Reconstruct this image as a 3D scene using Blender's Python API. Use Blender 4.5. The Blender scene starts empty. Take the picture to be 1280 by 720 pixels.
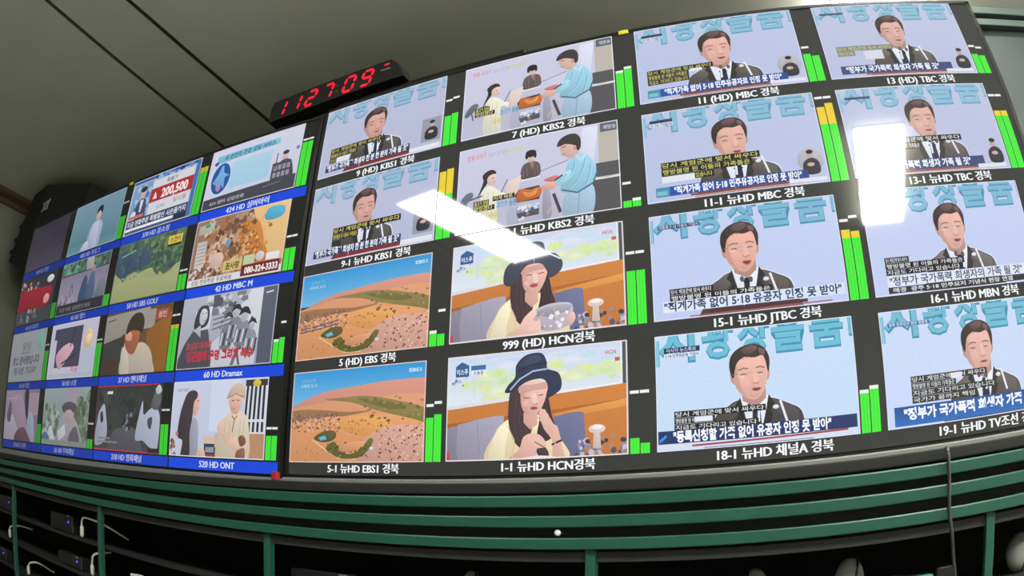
import bpy, bmesh, math, random
from mathutils import Vector, Matrix

scene = bpy.context.scene
COL = scene.collection
PI = math.pi

# ------------------------------------------------------------------ camera
cam_data = bpy.data.cameras.new('camera')
cam = bpy.data.objects.new('camera', cam_data)
COL.objects.link(cam)
CAM_LOC = Vector((1.30106, -1.43592, 1.19958))
cr = Vector((0.9214953, 0.3883182, 0.0074443))
cu = Vector((0.1013687, -0.2589666, 0.9605523))
cb = Vector((0.3749278, -0.8843898, -0.2779998))
m = Matrix((cr, cu, cb)).transposed().to_4x4()
m.translation = CAM_LOC
cam.matrix_world = m
cam_data.type = 'PANO'                       # wide-angle lens with strong barrel distortion
cam_data.panorama_type = 'FISHEYE_LENS_POLYNOMIAL'
cam_data.sensor_width = 36.0
cam_data.sensor_fit = 'HORIZONTAL'
POLY = (1.34075, 0.1994221, -0.4116395, 1.2050497)
cam_data.fisheye_polynomial_k0 = 0.0
cam_data.fisheye_polynomial_k1 = -POLY[0] / 36.0
cam_data.fisheye_polynomial_k2 = -POLY[1] / 36.0 ** 2
cam_data.fisheye_polynomial_k3 = -POLY[2] / 36.0 ** 3
cam_data.fisheye_polynomial_k4 = -POLY[3] / 36.0 ** 4
cam_data.fisheye_fov = math.radians(175)
cam_data.shift_x = -0.0254298
cam_data.shift_y = 0.0810762
cam_data.clip_start = 0.01
scene.camera = cam

# ------------------------------------------------------------------ world, exposure
world = bpy.data.worlds.new('world')
scene.world = world
world.use_nodes = True
world.node_tree.nodes['Background'].inputs[0].default_value = (0.02, 0.022, 0.02, 1)
world.node_tree.nodes['Background'].inputs[1].default_value = 1.0
vs = scene.view_settings
vs.view_transform = 'Standard'
vs.look = 'None'
vs.exposure = 0.0
vs.gamma = 1.0
vs.use_curve_mapping = False
scene.render.engine = 'CYCLES'
scene.cycles.use_denoising = True
scene.cycles.max_bounces = 8
scene.cycles.diffuse_bounces = 5

LAMP_POWER = 80.0
LAMP_DIM = 31.0 # the left lamp is turned down to darken the ceiling there
#         # radiance of the ceiling light diffusers
SCREEN_R = 1.0             # brightness of the right video wall panel
SCREEN_L = 1.0

# ------------------------------------------------------------------ helpers
def lin(c):
    c = c / 255.0
    return c / 12.92 if c <= 0.04045 else ((c + 0.055) / 1.055) ** 2.4

def rgb(c, k=1.0):
    return (lin(c[0]) * k, lin(c[1]) * k, lin(c[2]) * k, 1.0)

def mat(name, col, rough=0.5, metal=0.0, noise=0.0, scale=20.0, spec=0.5, bump=0.0, emit=None, estr=0.0):
    mt = bpy.data.materials.new(name)
    mt.use_nodes = True
    nt = mt.node_tree
    b = nt.nodes['Principled BSDF']
    b.inputs['Base Color'].default_value = rgb(col)
    b.inputs['Roughness'].default_value = rough
    b.inputs['Metallic'].default_value = metal
    b.inputs['Specular IOR Level'].default_value = spec
    if emit is not None:
        b.inputs['Emission Color'].default_value = rgb(emit)
        b.inputs['Emission Strength'].default_value = estr
    if noise > 0 or bump > 0:
        tc = nt.nodes.new('ShaderNodeTexCoord')
        n = nt.nodes.new('ShaderNodeTexNoise')
        n.inputs['Scale'].default_value = scale
        n.inputs['Detail'].default_value = 6
        nt.links.new(tc.outputs['Object'], n.inputs['Vector'])
        if noise > 0:
            r = nt.nodes.new('ShaderNodeValToRGB')
            a = rgb(col)
            r.color_ramp.elements[0].position = 0.3
            r.color_ramp.elements[1].position = 0.7
            r.color_ramp.elements[0].color = tuple(v * (1 - noise) for v in a[:3]) + (1,)
            r.color_ramp.elements[1].color = tuple(min(1, v * (1 + noise)) for v in a[:3]) + (1,)
            nt.links.new(n.outputs['Fac'], r.inputs[0])
            nt.links.new(r.outputs[0], b.inputs['Base Color'])
        if bump > 0:
            bp = nt.nodes.new('ShaderNodeBump')
            bp.inputs['Strength'].default_value = bump
            bp.inputs['Distance'].default_value = 0.002
            nt.links.new(n.outputs['Fac'], bp.inputs['Height'])
            nt.links.new(bp.outputs[0], b.inputs['Normal'])
    return mt

def mesh_obj(name, bm, materials, parent=None, smooth=False):
    me = bpy.data.meshes.new(name)
    bm.normal_update()
    bm.to_mesh(me)
    bm.free()
    if smooth:
        for p in me.polygons:
            p.use_smooth = True
    o = bpy.data.objects.new(name, me)
    COL.objects.link(o)
    for mt in (materials if isinstance(materials, (list, tuple)) else [materials]):
        me.materials.append(mt)
    if parent is not None:
        o.parent = parent
    return o

def add_box(bm, x0, x1, y0, y1, z0, z1, bev=0.0, mi=0):
    r = bmesh.ops.create_cube(bm, size=1.0)
    vs_ = r['verts']
    for v in vs_:
        v.co = Vector((x0 + (v.co.x + .5) * (x1 - x0), y0 + (v.co.y + .5) * (y1 - y0), z0 + (v.co.z + .5) * (z1 - z0)))
    fs = list({f for v in vs_ for f in v.link_faces})
    for f in fs:
        f.material_index = mi
    if bev > 0:
        es = list({e for v in vs_ for e in v.link_edges})
        bmesh.ops.bevel(bm, geom=es, offset=bev, segments=2, affect='EDGES', profile=0.5, clamp_overlap=True)
    return bm

def box(x0, x1, y0, y1, z0, z1, bev=0.0):
    return add_box(bmesh.new(), x0, x1, y0, y1, z0, z1, bev)

def add_tube(bm, pts, r, n=8):
    pts = [Vector(p) for p in pts]
    rings = []
    for i, p in enumerate(pts):
        d = (pts[min(i + 1, len(pts) - 1)] - pts[max(i - 1, 0)]).normalized()
        up = Vector((0, 0, 1)) if abs(d.z) < 0.9 else Vector((0, 1, 0))
        a = d.cross(up).normalized()
        b = d.cross(a).normalized()
        rr = r[i] if isinstance(r, (list, tuple)) else r
        rings.append([bm.verts.new(p + (a * math.cos(2 * PI * k / n) + b * math.sin(2 * PI * k / n)) * rr) for k in range(n)])
    for i in range(len(rings) - 1):
        for k in range(n):
            bm.faces.new((rings[i][k], rings[i][(k + 1) % n], rings[i + 1][(k + 1) % n], rings[i + 1][k]))
    bm.faces.new(rings[0][::-1])
    bm.faces.new(rings[-1])
    return bm

def curve_pts(ctrl, n=8):
    P = [Vector(p) for p in ctrl]
    P = [P[0] * 2 - P[1]] + P + [P[-1] * 2 - P[-2]]
    out = []
    for i in range(1, len(P) - 2):
        for k in range(n):
            t = k / n
            a, b, c, d = P[i - 1], P[i], P[i + 1], P[i + 2]
            out.append(0.5 * ((2 * b) + (c - a) * t + (2 * a - 5 * b + 4 * c - d) * t * t + (3 * b - a - 3 * c + d) * t ** 3))
    out.append(P[-2])
    return out

def add_prism(bm, prof, y0, y1):
    """closed XZ outline extruded along Y"""
    f = [bm.verts.new((x, y0, z)) for x, z in prof]
    b = [bm.verts.new((x, y1, z)) for x, z in prof]
    bm.faces.new(f)
    bm.faces.new(b[::-1])
    n = len(prof)
    for i in range(n):
        bm.faces.new((f[i], b[i], b[(i + 1) % n], f[(i + 1) % n]))
    bmesh.ops.recalc_face_normals(bm, faces=bm.faces)
    return bm

def empty(name, loc, label, cat, group=None, rot=None):
    o = bpy.data.objects.new(name, None)
    o.empty_display_size = 0.1
    COL.objects.link(o)
    o.location = loc
    if rot is not None:
        o.rotation_euler = rot
    return tag(o, label, cat, group)

def tag(o, label, cat, group=None):
    o['label'] = label
    o['category'] = cat
    if group:
        o['group'] = group
    return o

def struct(name, bm, mt, label=None, parent=None):
    o = mesh_obj(name, bm, mt, parent)
    if parent is None:
        o['kind'] = 'structure'
        o['label'] = label
        o['category'] = name.split('_')[0]
    return o

# ------------------------------------------------------------------ materials
M = {}
M['ceiling'] = mat('ceiling_paint', (182, 183, 170), 0.9, noise=0.05, scale=3.0)
M['gap'] = mat('ceiling_gap', (70, 70, 62), 0.9)
M['wall'] = mat('wall_paint', (182, 184, 174), 0.9, noise=0.05, scale=2.0)
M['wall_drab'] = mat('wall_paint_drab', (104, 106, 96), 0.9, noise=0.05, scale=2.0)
M['floor'] = mat('floor_vinyl', (132, 134, 130), 0.5, noise=0.15, scale=6.0)
M['trim'] = mat('brown_trim', (60, 35, 26), 0.6, noise=0.2, scale=12.0)
M['black'] = mat('black_plastic', (16, 17, 18), 0.45)
M['black_matt'] = mat('black_matt', (8, 8, 9), 0.75, noise=0.2, scale=30)
M['bezel'] = mat('dark_bezel', (22, 23, 24), 0.35)
M['lip'] = mat('silver_lip', (112, 116, 113), 0.45)
M['green'] = mat('green_rail_paint', (25, 73, 60), 0.36, noise=0.08, scale=10)
M['rack_dark'] = mat('rack_interior', (16, 17, 17), 0.8, noise=0.2, scale=15)
M['recess'] = mat('rail_recess', (38, 38, 38), 0.7, noise=0.15, scale=15)
M['device'] = mat('device_black', (18, 18, 20), 0.5)
M['white_plastic'] = mat('white_plastic', (205, 205, 205), 0.5)
M['grey_plastic'] = mat('grey_plastic', (128, 128, 124), 0.5, noise=0.05)
M['cable_white'] = mat('cable_white', (190, 188, 180), 0.5)
M['cable_grey'] = mat('cable_grey', (36, 43, 41), 0.5)
M['red_bit'] = mat('red_plastic', (150, 30, 40), 0.5)
M['yellow'] = mat('yellow_sticker', (205, 190, 40), 0.6)
M['teal'] = mat('teal_plastic', (70, 140, 120), 0.5)
M['led_blue'] = mat('led_blue', (10, 10, 30), 0.4, emit=(70, 80, 255), estr=1.3)
M['led_red'] = mat('led_red', (40, 2, 6), 0.4, emit=(255, 22, 50), estr=1.0)
M['led_dim'] = mat('led_dim', (60, 20, 20), 0.4, emit=(120, 16, 24), estr=0.6)
M['logo'] = mat('logo_print', (150, 150, 145), 0.5)
M['lamp_frame'] = mat('lamp_frame_white', (215, 215, 210), 0.5)
M['lamp'] = mat('lamp_diffuser', (230, 230, 225), 0.5, emit=(255, 253, 244), estr=LAMP_POWER)
M['lamp_strong'] = mat('lamp_diffuser_added', (230, 230, 225), 0.5, emit=(255, 253, 244), estr=LAMP_POWER * 2.2)  # extra bright diffuser for the unseen lamps added at right
M['lamp_dim'] = mat('lamp_diffuser_dim', (230, 230, 225), 0.5, emit=(255, 253, 244), estr=LAMP_DIM)  # same kind of diffuser, output lowered to darken the ceiling at left

def screen_material(name, strength, rough, spec):
    """LCD surface: the picture it shows (colour attribute) glows, the glass in front of it is glossy"""
    mt = bpy.data.materials.new(name)
    mt.use_nodes = True
    nt = mt.node_tree
    b = nt.nodes['Principled BSDF']
    b.inputs['Base Color'].default_value = (0.012, 0.012, 0.012, 1)
    b.inputs['Roughness'].default_value = rough
    b.inputs['Specular IOR Level'].default_value = spec
    at = nt.nodes.new('ShaderNodeAttribute')
    at.attribute_name = 'picture'
    tc = nt.nodes.new('ShaderNodeTexCoord')
    nz = nt.nodes.new('ShaderNodeTexNoise')       # soft video grain
    nz.inputs['Scale'].default_value = 190.0
    nz.inputs['Detail'].default_value = 3.0
    nt.links.new(tc.outputs['Object'], nz.inputs['Vector'])
    mr = nt.nodes.new('ShaderNodeMapRange')
    mr.inputs['From Min'].default_value = 0.25
    mr.inputs['From Max'].default_value = 0.75
    mr.inputs['To Min'].default_value = 0.955
    mr.inputs['To Max'].default_value = 1.04
    nt.links.new(nz.outputs['Fac'], mr.inputs['Value'])
    mx = nt.nodes.new('ShaderNodeVectorMath')
    mx.operation = 'SCALE'
    nt.links.new(at.outputs['Color'], mx.inputs[0])
    nt.links.new(mr.outputs[0], mx.inputs['Scale'])
    nt.links.new(mx.outputs['Vector'], b.inputs['Emission Color'])
    b.inputs['Emission Strength'].default_value = strength
    return mt

M['screen_r'] = screen_material('lit_screen_bright', SCREEN_R, 0.035, 0.5)
M['screen_l'] = screen_material('lit_screen_dim', SCREEN_L, 0.06, 0.5)

# ------------------------------------------------------------------ room
XL, XR, YB, YF, H = -3.05, 4.9, 1.55, -3.8, 3.0
struct('floor', box(XL - .1, XR + .1, YF - .1, YB + .1, -0.1, 0.0), M['floor'], 'grey vinyl floor of the control room')
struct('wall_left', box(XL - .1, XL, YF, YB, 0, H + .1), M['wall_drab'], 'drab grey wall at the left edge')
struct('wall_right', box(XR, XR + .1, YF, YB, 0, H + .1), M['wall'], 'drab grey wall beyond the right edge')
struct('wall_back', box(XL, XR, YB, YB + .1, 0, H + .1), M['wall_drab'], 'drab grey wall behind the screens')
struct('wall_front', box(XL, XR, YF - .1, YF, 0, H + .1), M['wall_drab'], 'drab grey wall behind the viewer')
bm = bmesh.new()
add_prism(bm, [(XL, 2.915), (XL + .02, 2.915), (XL + .03, 2.945), (XL + .06, 2.975), (XL + .07, 3.0), (XL, 3.0)], YF, YB)
struct('trim_1', bm, M['trim'], 'dark brown crown moulding where left wall meets ceiling')

# ceiling in three boards with two open joints between them (the strip carries the lamps)
def seam_a(y): return -1.203 - .127 * y
def seam_b(y): return -.854 - .1 * y
def seam_c(y): return 1.6 - .03 * y
def seam_d(y): return 1.95 - .03 * y
bm = bmesh.new()
def slab(bm, f0, f1, z0=H, z1=H + .03):
    pts = [(f0(YF), YF), (f1(YF), YF), (f1(YB), YB), (f0(YB), YB)]
    lo = [bm.verts.new((x, y, z0)) for x, y in pts]
    hi = [bm.verts.new((x, y, z1)) for x, y in pts]
    bm.faces.new(lo[::-1]); bm.faces.new(hi)
    for i in range(4):
        bm.faces.new((lo[i], lo[(i + 1) % 4], hi[(i + 1) % 4], hi[i]))
g = .0085
slab(bm, lambda y: XL, lambda y: seam_a(y) - g)
slab(bm, lambda y: seam_a(y) + g, lambda y: seam_b(y) - g * 1.5, H + .004)
slab(bm, lambda y: seam_b(y) + g * 1.5, lambda y: XR)
add_box(bm, XL, XR, YF, YB, H + .032, H + .1, mi=1)
bmesh.ops.recalc_face_normals(bm, faces=bm.faces)
bm.normal_update()
for f in bm.faces:
    if abs(f.normal.z) < .5:
        f.material_index = 1
struct('ceiling', bm, [M['ceiling'], M['gap']], 'drab off-white ceiling boards with two dark joints')

# ------------------------------------------------------------------ ceiling lights (mirrored or seen directly, plus unseen ones added at right)
def ceiling_light(cx, cy, ln, wd, ang, label, glow='lamp', low=.050):
    t = empty('ceiling_light', (cx, cy, H), label, 'ceiling light', 'rectangular ceiling lights', (0, 0, ang))
    b = bmesh.new()
    w, l = wd / 2, ln / 2
    add_box(b, -w - .012, w + .012, -l - .012, l + .012, -.010, 0, .002)
    mesh_obj('lamp_frame', b, M['lamp_frame'], t)
    mesh_obj('diffuser', box(-w, w, -l, l, -low, -.010, .001), M[glow], t)
    return t
ceiling_light(-.584, -2.113, 1.085, .278, .212, 'long white lamp on ceiling mirrored over middle screens as slanted bar', 'lamp_dim', .016)
ceiling_light(1.765, -2.14, 1.063, .264, .033, 'white rectangular lamp on ceiling mirrored in the right screens')
ceiling_light(1.75, .16, 1.087, .30, .033, 'glaring white ceiling lamp peeking over the top right of the screens')
ceiling_light(3.95, -2.14, 1.08, .28, .033, 'added white ceiling lamp, unseen, out of view to the right', 'lamp_strong')  # added out of view so the ceiling brightens towards the right
ceiling_light(3.95, .16, 1.08, .28, .033, 'added white ceiling lamp, unseen, out of view at upper right', 'lamp_strong')  # second added lamp, also unseen, for the same ceiling gradient

# ------------------------------------------------------------------ picture canvas
class Canvas:
    """collects flat coloured polygons in picture units (160 x 90, y down) and lays them on a screen as one mesh"""
    def __init__(self, w=160.0, h=90.0, k=1.0):
        self.w, self.h, self.k = w, h, k
        self.polys = []
        self.layer = 0
        self.clip = (0, 0, w, h)
        self.ox, self.oy, self.sx, self.sy = 0, 0, 1, 1

    def tr(self, x, y):
        return (self.ox + x * self.sx, self.oy + y * self.sy)

    def raw(self, pts, cols):
        x0, y0, x1, y1 = self.clip
        V = [(p[0], p[1]) + tuple(c) for p, c in zip(pts, cols)]
        for ax, lim, s in ((0, x0, 1), (0, x1, -1), (1, y0, 1), (1, y1, -1)):
            out = []
            n = len(V)
            if n == 0:
                return
            for i in range(n):
                a, b = V[i], V[(i + 1) % n]
                da, db = (a[ax] - lim) * s, (b[ax] - lim) * s
                if da >= 0:
                    out.append(a)
                if (da >= 0) != (db >= 0):
                    t = da / (da - db)
                    out.append(tuple(a[j] + (b[j] - a[j]) * t for j in range(5)))
            V = out
        if len(V) >= 3:
            self.polys.append((self.layer, V))

    def poly(self, pts, col, step=True, amp=.05):
        """any simple outline: split to triangles so that clipping stays valid"""
        if step:
            self.layer += 1
        pts = [self.tr(*p) for p in pts]
        cols = self.shade(pts, col, amp)
        if len(pts) > 4 or not self._convex(pts):
            from mathutils.geometry import tessellate_polygon
            for t in tessellate_polygon([[Vector((p[0], p[1], 0)) for p in pts]]):
                self.raw([pts[i] for i in t], [cols[i] for i in t])
        else:
            self.raw(pts, cols)

    @staticmethod
    def _convex(p):
        s = 0
        n = len(p)
        for i in range(n):
            a, b, c = p[i], p[(i + 1) % n], p[(i + 2) % n]
            z = (b[0] - a[0]) * (c[1] - b[1]) - (b[1] - a[1]) * (c[0] - b[0])
            if abs(z) < 1e-9:
                continue
            if s == 0:
                s = z
            elif s * z < 0:
                return False
        return True

    def rect(self, x0, y0, x1, y1, col, col2=None, horiz=False):
        self.layer += 1
        pts = [self.tr(*p) for p in ((x0, y0), (x1, y0), (x1, y1), (x0, y1))]
        if col2 is None:
            cols = [col] * 4
        elif horiz:
            cols = [col, col2, col2, col]
        else:
            cols = [col, col, col2, col2]
        self.raw(pts, cols)

    def ell(self, cx, cy, rx, ry, col, rot=0.0, n=24, a0=0, a1=360, amp=.07):
        self.layer += 1
        c, s = math.cos(math.radians(rot)), math.sin(math.radians(rot))
        pts = []
        for i in range(n):
            t = math.radians(a0 + (a1 - a0) * i / (n if a1 - a0 >= 360 else n - 1))
            x, y = rx * math.cos(t), ry * math.sin(t)
            pts.append(self.tr(cx + x * c - y * s, cy + x * s + y * c))
        self.raw(pts, self.shade(pts, col, amp))

    def soft(self, cx, cy, rx, ry, col, edge, n=14):
        """blurred patch: col in the middle fading into edge"""
        self.layer += 1
        ring = [self.tr(cx + rx * math.cos(6.2832 * i / n), cy + ry * math.sin(6.2832 * i / n)) for i in range(n)]
        for i in range(n):
            self.raw([self.tr(cx, cy), ring[i], ring[(i + 1) % n]], [col, edge, edge])

    @staticmethod
    def shade(pts, col, amp):
        """the picture's own soft tone across a painted shape"""
        xs = [p[0] for p in pts]; ys = [p[1] for p in pts]
        mx, my = (min(xs) + max(xs)) / 2, (min(ys) + max(ys)) / 2
        rx, ry = max(1e-6, (max(xs) - min(xs)) / 2), max(1e-6, (max(ys) - min(ys)) / 2)
        return [tuple(min(255, v * (1 + amp * (.45 * (x - mx) / rx - .8 * (y - my) / ry))) for v in col) for x, y in pts]

    def smooth(self, pts, col, n=6, amp=.09):
        """outline rounded through its points"""
        P = [Vector((p[0], p[1], 0)) for p in pts]
        m_ = len(P)
        out = []
        for i in range(m_):
            a, b, c, d = P[i - 1], P[i], P[(i + 1) % m_], P[(i + 2) % m_]
            for k in range(n):
                t = k / n
                q = 0.5 * ((2 * b) + (c - a) * t + (2 * a - 5 * b + 4 * c - d) * t * t + (3 * b - a - 3 * c + d) * t ** 3)
                out.append((q.x, q.y))
        self.poly(out, col, amp=amp)

    def line(self, pts, w, col):
        self.layer += 1
        for (ax, ay), (bx, by) in zip(pts[:-1], pts[1:]):
            dx, dy = bx - ax, by - ay
            L = math.hypot(dx, dy) or 1
            nx, ny = -dy / L * w / 2, dx / L * w / 2
            ex, ey = dx / L * w * .25, dy / L * w * .25
            self.raw([self.tr(*p) for p in ((ax + nx - ex, ay + ny - ey), (bx + nx + ex, by + ny + ey), (bx - nx + ex, by - ny + ey), (ax - nx - ex, ay - ny - ey))], [col] * 4)

    def text(self, s, x, y, size, col, align='L', width=None, bold=0.02, slant=0.0, stretch=1.0):
        """x, y: left (or centre) of the baseline; size: em in picture units; width: squeeze to this width"""
        self.layer += 1
        tris, x0, x1 = glyphs(s, bold)
        kx = size * stretch
        if width:
            kx = width / max(1e-6, (x1 - x0))
        w = (x1 - x0) * kx
        off = x - x0 * kx
        if align == 'C':
            off -= w / 2
        elif align == 'R':
            off -= w
        for t in tris:
            self.raw([self.tr(off + px * kx + py * size * slant, y - py * size) for px, py in t], [col] * len(t))

    def speckle(self, n, x0, y0, x1, y1, cols, smin, smax, seed, asp=1.0):
        rnd = random.Random(seed)
        self.layer += 1
        for _ in range(n):
            if _ % 12 == 0:
                self.layer += 1
            x, y = rnd.uniform(x0, x1), rnd.uniform(y0, y1)
            s_ = rnd.uniform(smin, smax)
            c = rnd.choice(cols)
            k = rnd.randint(4, 6)
            a = rnd.uniform(0, 6.28)
            pts = [(x + s_ * asp * math.cos(a + 6.283 * i / k) * rnd.uniform(.6, 1), y + s_ * math.sin(a + 6.283 * i / k) * rnd.uniform(.6, 1)) for i in range(k)]
            self.raw([self.tr(*p) for p in pts], [c] * k)

    def build(self, name, mt, parent, to_local, step=2.2e-5, base=0.0):
        me = bpy.data.meshes.new(name)
        V, F, C = [], [], []
        # compress the layers so that a busy picture stays thin
        for lay, P in self.polys:
            i0 = len(V)
            for p in P:
                x, z = to_local(p[0], p[1])
                V.append((x, -(base + lay * step), z))
            F.append(list(range(i0, i0 + len(P))))
            C += [(lin(max(0, p[2])) * self.k, lin(max(0, p[3])) * self.k, lin(max(0, p[4])) * self.k, 1.0) for p in P]
        # front faces look towards -Y
        G = []
        D = []
        idx = 0
        for f in F:
            a = 0
            for i in range(len(f)):
                p, q = V[f[i]], V[f[(i + 1) % len(f)]]
                a += p[0] * q[2] - q[0] * p[2]
            cols = C[idx:idx + len(f)]
            idx += len(f)
            if a < 0:
                f = f[::-1]
                cols = cols[::-1]
            G.append(f)
            D += cols
        me.from_pydata(V, [], G)
        at = me.color_attributes.new('picture', 'FLOAT_COLOR', 'CORNER')
        flat = [c for col in D for c in col]
        at.data.foreach_set('color', flat)
        me.materials.append(mt)
        o = bpy.data.objects.new(name, me)
        COL.objects.link(o)
        o.parent = parent
        return o

_glyph_cache = {}
def glyphs(s, bold):
    key = (s, bold)
    if key in _glyph_cache:
        return _glyph_cache[key]
    c = bpy.data.curves.new('lettering', 'FONT')
    c.body = s
    c.resolution_u = 2
    c.offset = bold
    o = bpy.data.objects.new('lettering', c)
    COL.objects.link(o)
    dg = bpy.context.evaluated_depsgraph_get()
    ev = o.evaluated_get(dg)
    me = ev.to_mesh()
    co = [v.co.copy() for v in me.vertices]
    me.calc_loop_triangles()
    tris = [[(co[i].x, co[i].y) for i in t.vertices] for t in me.loop_triangles]
    xs = [p[0] for t in tris for p in t] or [0, 1]
    ev.to_mesh_clear()
    bpy.data.objects.remove(o)
    bpy.data.curves.remove(c)
    _glyph_cache[key] = (tris, min(xs), max(xs))
    return _glyph_cache[key]
# ------------------------------------------------------------------ what the screens show
WHITE = (245, 246, 250)

def border(c, col=(225, 230, 245), w=.7):
    W, Hh = c.w, c.h
    c.layer += 1
    for r in ((0, 0, W, w), (0, Hh - w, W, Hh), (0, 0, w, Hh), (W - w, 0, W, Hh)):
        c.raw([(r[0], r[1]), (r[2], r[1]), (r[2], r[3]), (r[0], r[3])], [col] * 4)

def backdrop(c, bg, bg2, ink, ink2, dx=0.0, dy=0.0):
    c.rect(0, 0, 160, 90, bg, bg2)
    glyph = [('\uc2dc', 3, 29), ('\uad11', 38, 25), ('\uc7a5', 67, 25), ('\uc744', 94, 26), ('\ud488', 125, 27), ('\ub2e4', 157, 26)]
    for ch, x, w in glyph:
        c.text(ch, x + dx - .4, 18.6 + dy, 34, ink2, width=w + .8, bold=.05)
        c.text(ch, x + dx, 17.8 + dy, 34, ink, width=w, bold=.022)
    for x in (1.2, 3.2):
        c.line([(x - .6 + dx * .3, 4), (x - .4 + dx * .3, 24)], 1.6, ink)

def speaker_man(c, x, y, s, turn=0.0, mouth=1.0, skin=(226, 182, 170), suit=(70, 66, 66), glasses=True, hair=(62, 48, 48)):
    """x, y: middle of the head; s: scale (1 = head 30 wide)"""
    o = (c.ox, c.oy, c.sx, c.sy)
    c.ox, c.oy, c.sx, c.sy = x, y, s, s
    dk = lambda k: tuple(int(min(255, v * k)) for v in skin)
    dark = tuple(int(v * .6) for v in suit)
    lite = tuple(min(255, int(v * 1.22)) for v in suit)
    c.smooth([(-10, 20), (-22, 26), (-30, 31.5), (-33.6, 44), (-36, 64), (46, 64), (43.6, 44), (40.6, 32), (32, 27), (14, 20)], (206, 213, 234))
    c.smooth([(-10, 21), (-21, 26.5), (-29, 32), (-32.6, 44), (-35, 64), (45, 64), (42.6, 44), (39.6, 33), (31, 27.5), (14, 21)], suit)
    c.smooth([(-11, 22), (-21, 27), (-28, 33), (-24, 40), (-14, 34), (-10, 28)], lite, amp=.2)
    c.smooth([(15, 22), (30, 28), (38, 34), (34, 44), (24, 36), (15, 28)], lite, amp=.2)
    c.poly([(-9, 19), (14, 19), (12, 34), (4, 58), (1, 58), (-5, 36)], (226, 230, 244))
    c.poly([(-9, 19), (-14, 26), (-10, 31), (-12, 34), (-4, 64), (1, 64), (-5, 38), (-8, 27)], dark)
    c.poly([(14, 18.5), (19, 26), (15, 31), (17, 34), (8, 64), (1, 64), (9, 40), (12, 28)], dark)
    c.poly([(1, 27), (6.5, 27), (7, 31), (8.5, 60), (-1, 60), (.5, 31)], (40, 44, 62))
    c.poly([(-1, 30), (3.8, 27), (8, 30), (4, 33)], (30, 34, 50))
    # neck, ears, face
    c.poly([(-8, 10), (12, 10), (12, 21), (4, 27.5), (-7, 22)], dk(.82))
    c.smooth([(-14, -2), (-16.4, 0), (-15.6, 6), (-12.6, 8.6)], dk(.86))
    c.smooth([(14, -2), (16, -1), (15.6, 4), (13.6, 7)], dk(.88))
    c.smooth([(-13.4, -8), (-13.8, 3), (-11.6, 12), (-6, 18.6), (.5, 21.6), (5.5, 20.8), (10.5, 15), (13.6, 6), (14.4, -4), (13, -11), (0, -15)], skin, amp=.05)
    c.smooth([(-13.4, -5), (-13.6, 4), (-11.4, 12), (-6.6, 18), (-3, 20.4), (-7.4, 12), (-9.6, 4), (-10, -5)], dk(.9), amp=.02)
    c.smooth([(-7, -10), (8, -11), (11, -5), (3, -3.6), (-6, -4.6)], dk(1.06), amp=.02)
    c.smooth([(3, -2), (6, 2), (7, 6.8), (4.6, 8.4), (2.4, 7.4)], dk(1.07), amp=.02)
    c.smooth([(1.4, 7), (3.4, 8.6), (6.6, 7.8), (7.4, 6.6), (6.2, 9.4), (2.6, 9.4)], dk(.84), amp=.02)
    c.smooth([(-8, 5), (-2, 4), (-.6, 9), (-6, 11)], dk(1.03), amp=.02)
    c.smooth([(-1.6, 16.6), (4, 17.4), (8, 16), (5, 19.6), (1, 20)], dk(.93), amp=.02)
    # hair with a parting
    c.smooth([(-13.6, 3.6), (-15.6, 1), (-16.8, -6), (-15, -14), (-8, -20), (3, -22.4), (12, -19), (16.2, -11), (16, -3), (14.8, 1), (13.8, -3), (13, -8), (10.6, -12.6), (4, -11.4), (-4, -12.4), (-9.6, -9), (-12, -4)], hair, amp=.15)
    c.smooth([(-6, -18.6), (2, -21.4), (7, -19.4), (3, -15), (-3, -14.6)], tuple(min(255, int(v * 1.7)) for v in hair), amp=.15)
    c.smooth([(8, -18.6), (12.6, -16.6), (12.4, -12.6), (9, -14)], tuple(min(255, int(v * 1.9)) for v in hair), amp=.1)
    for k in range(5):
        c.line([(-9 + k * 3.4, -10.6 - .3 * k), (-11 + k * 4.6, -17.4 - .3 * k)], .45, tuple(int(v * 1.3) for v in hair))
    # brows, eyes, glasses, mouth
    c.line([(-9.4, -2.2), (-5.6, -3.6), (-1.8, -3)], 1.1, dk(.66))
    c.line([(5.2, -3.2), (8.6, -3.8), (11.8, -2.6)], 1.1, dk(.66))
    c.line([(-7.6, 1.5), (-5.4, 1), (-3.2, 1.5)], .9, dk(.55))
    c.line([(6.2, 1.3), (8.2, .8), (10.2, 1.2)], .9, dk(.55))
    if glasses:
        c.line([(-10.4, -.4), (-2.4, -.8), (-2, 3.6), (-4, 4.8), (-8.6, 4.8), (-10.2, 3.4), (-10.4, -.4)], .5, (206, 186, 190))
        c.line([(4.2, -.9), (12.2, -.8), (11.8, 3.2), (9.8, 4.4), (6, 4.6), (4.4, 3.2), (4.2, -.9)], .5, (206, 186, 190))
        c.line([(-2.4, .6), (.8, 0), (4.2, .4)], .5, (190, 166, 168))
        c.line([(-14.4, .6), (-10.4, .4)], .5, (150, 118, 116))
        c.smooth([(-9, 2.4), (-5, 2), (-4.4, 3.8), (-8, 4.2)], dk(1.1), amp=.0)
    c.smooth([(.4, 13.4), (3.4, 12.2), (5, 12.6), (6.6, 12.2), (8.6, 13.4), (6, 13.8 + 1.6 * mouth), (3, 13.8 + 1.6 * mouth)], (184, 100, 98), amp=.05)
    c.smooth([(1.6, 13.5), (4.6, 13.1), (7.6, 13.5), (5.4, 13.7 + 1.0 * mouth), (3.4, 13.7 + 1.0 * mouth)], (116, 58, 62), amp=.0)
    c.ox, c.oy, c.sx, c.sy = o

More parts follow.
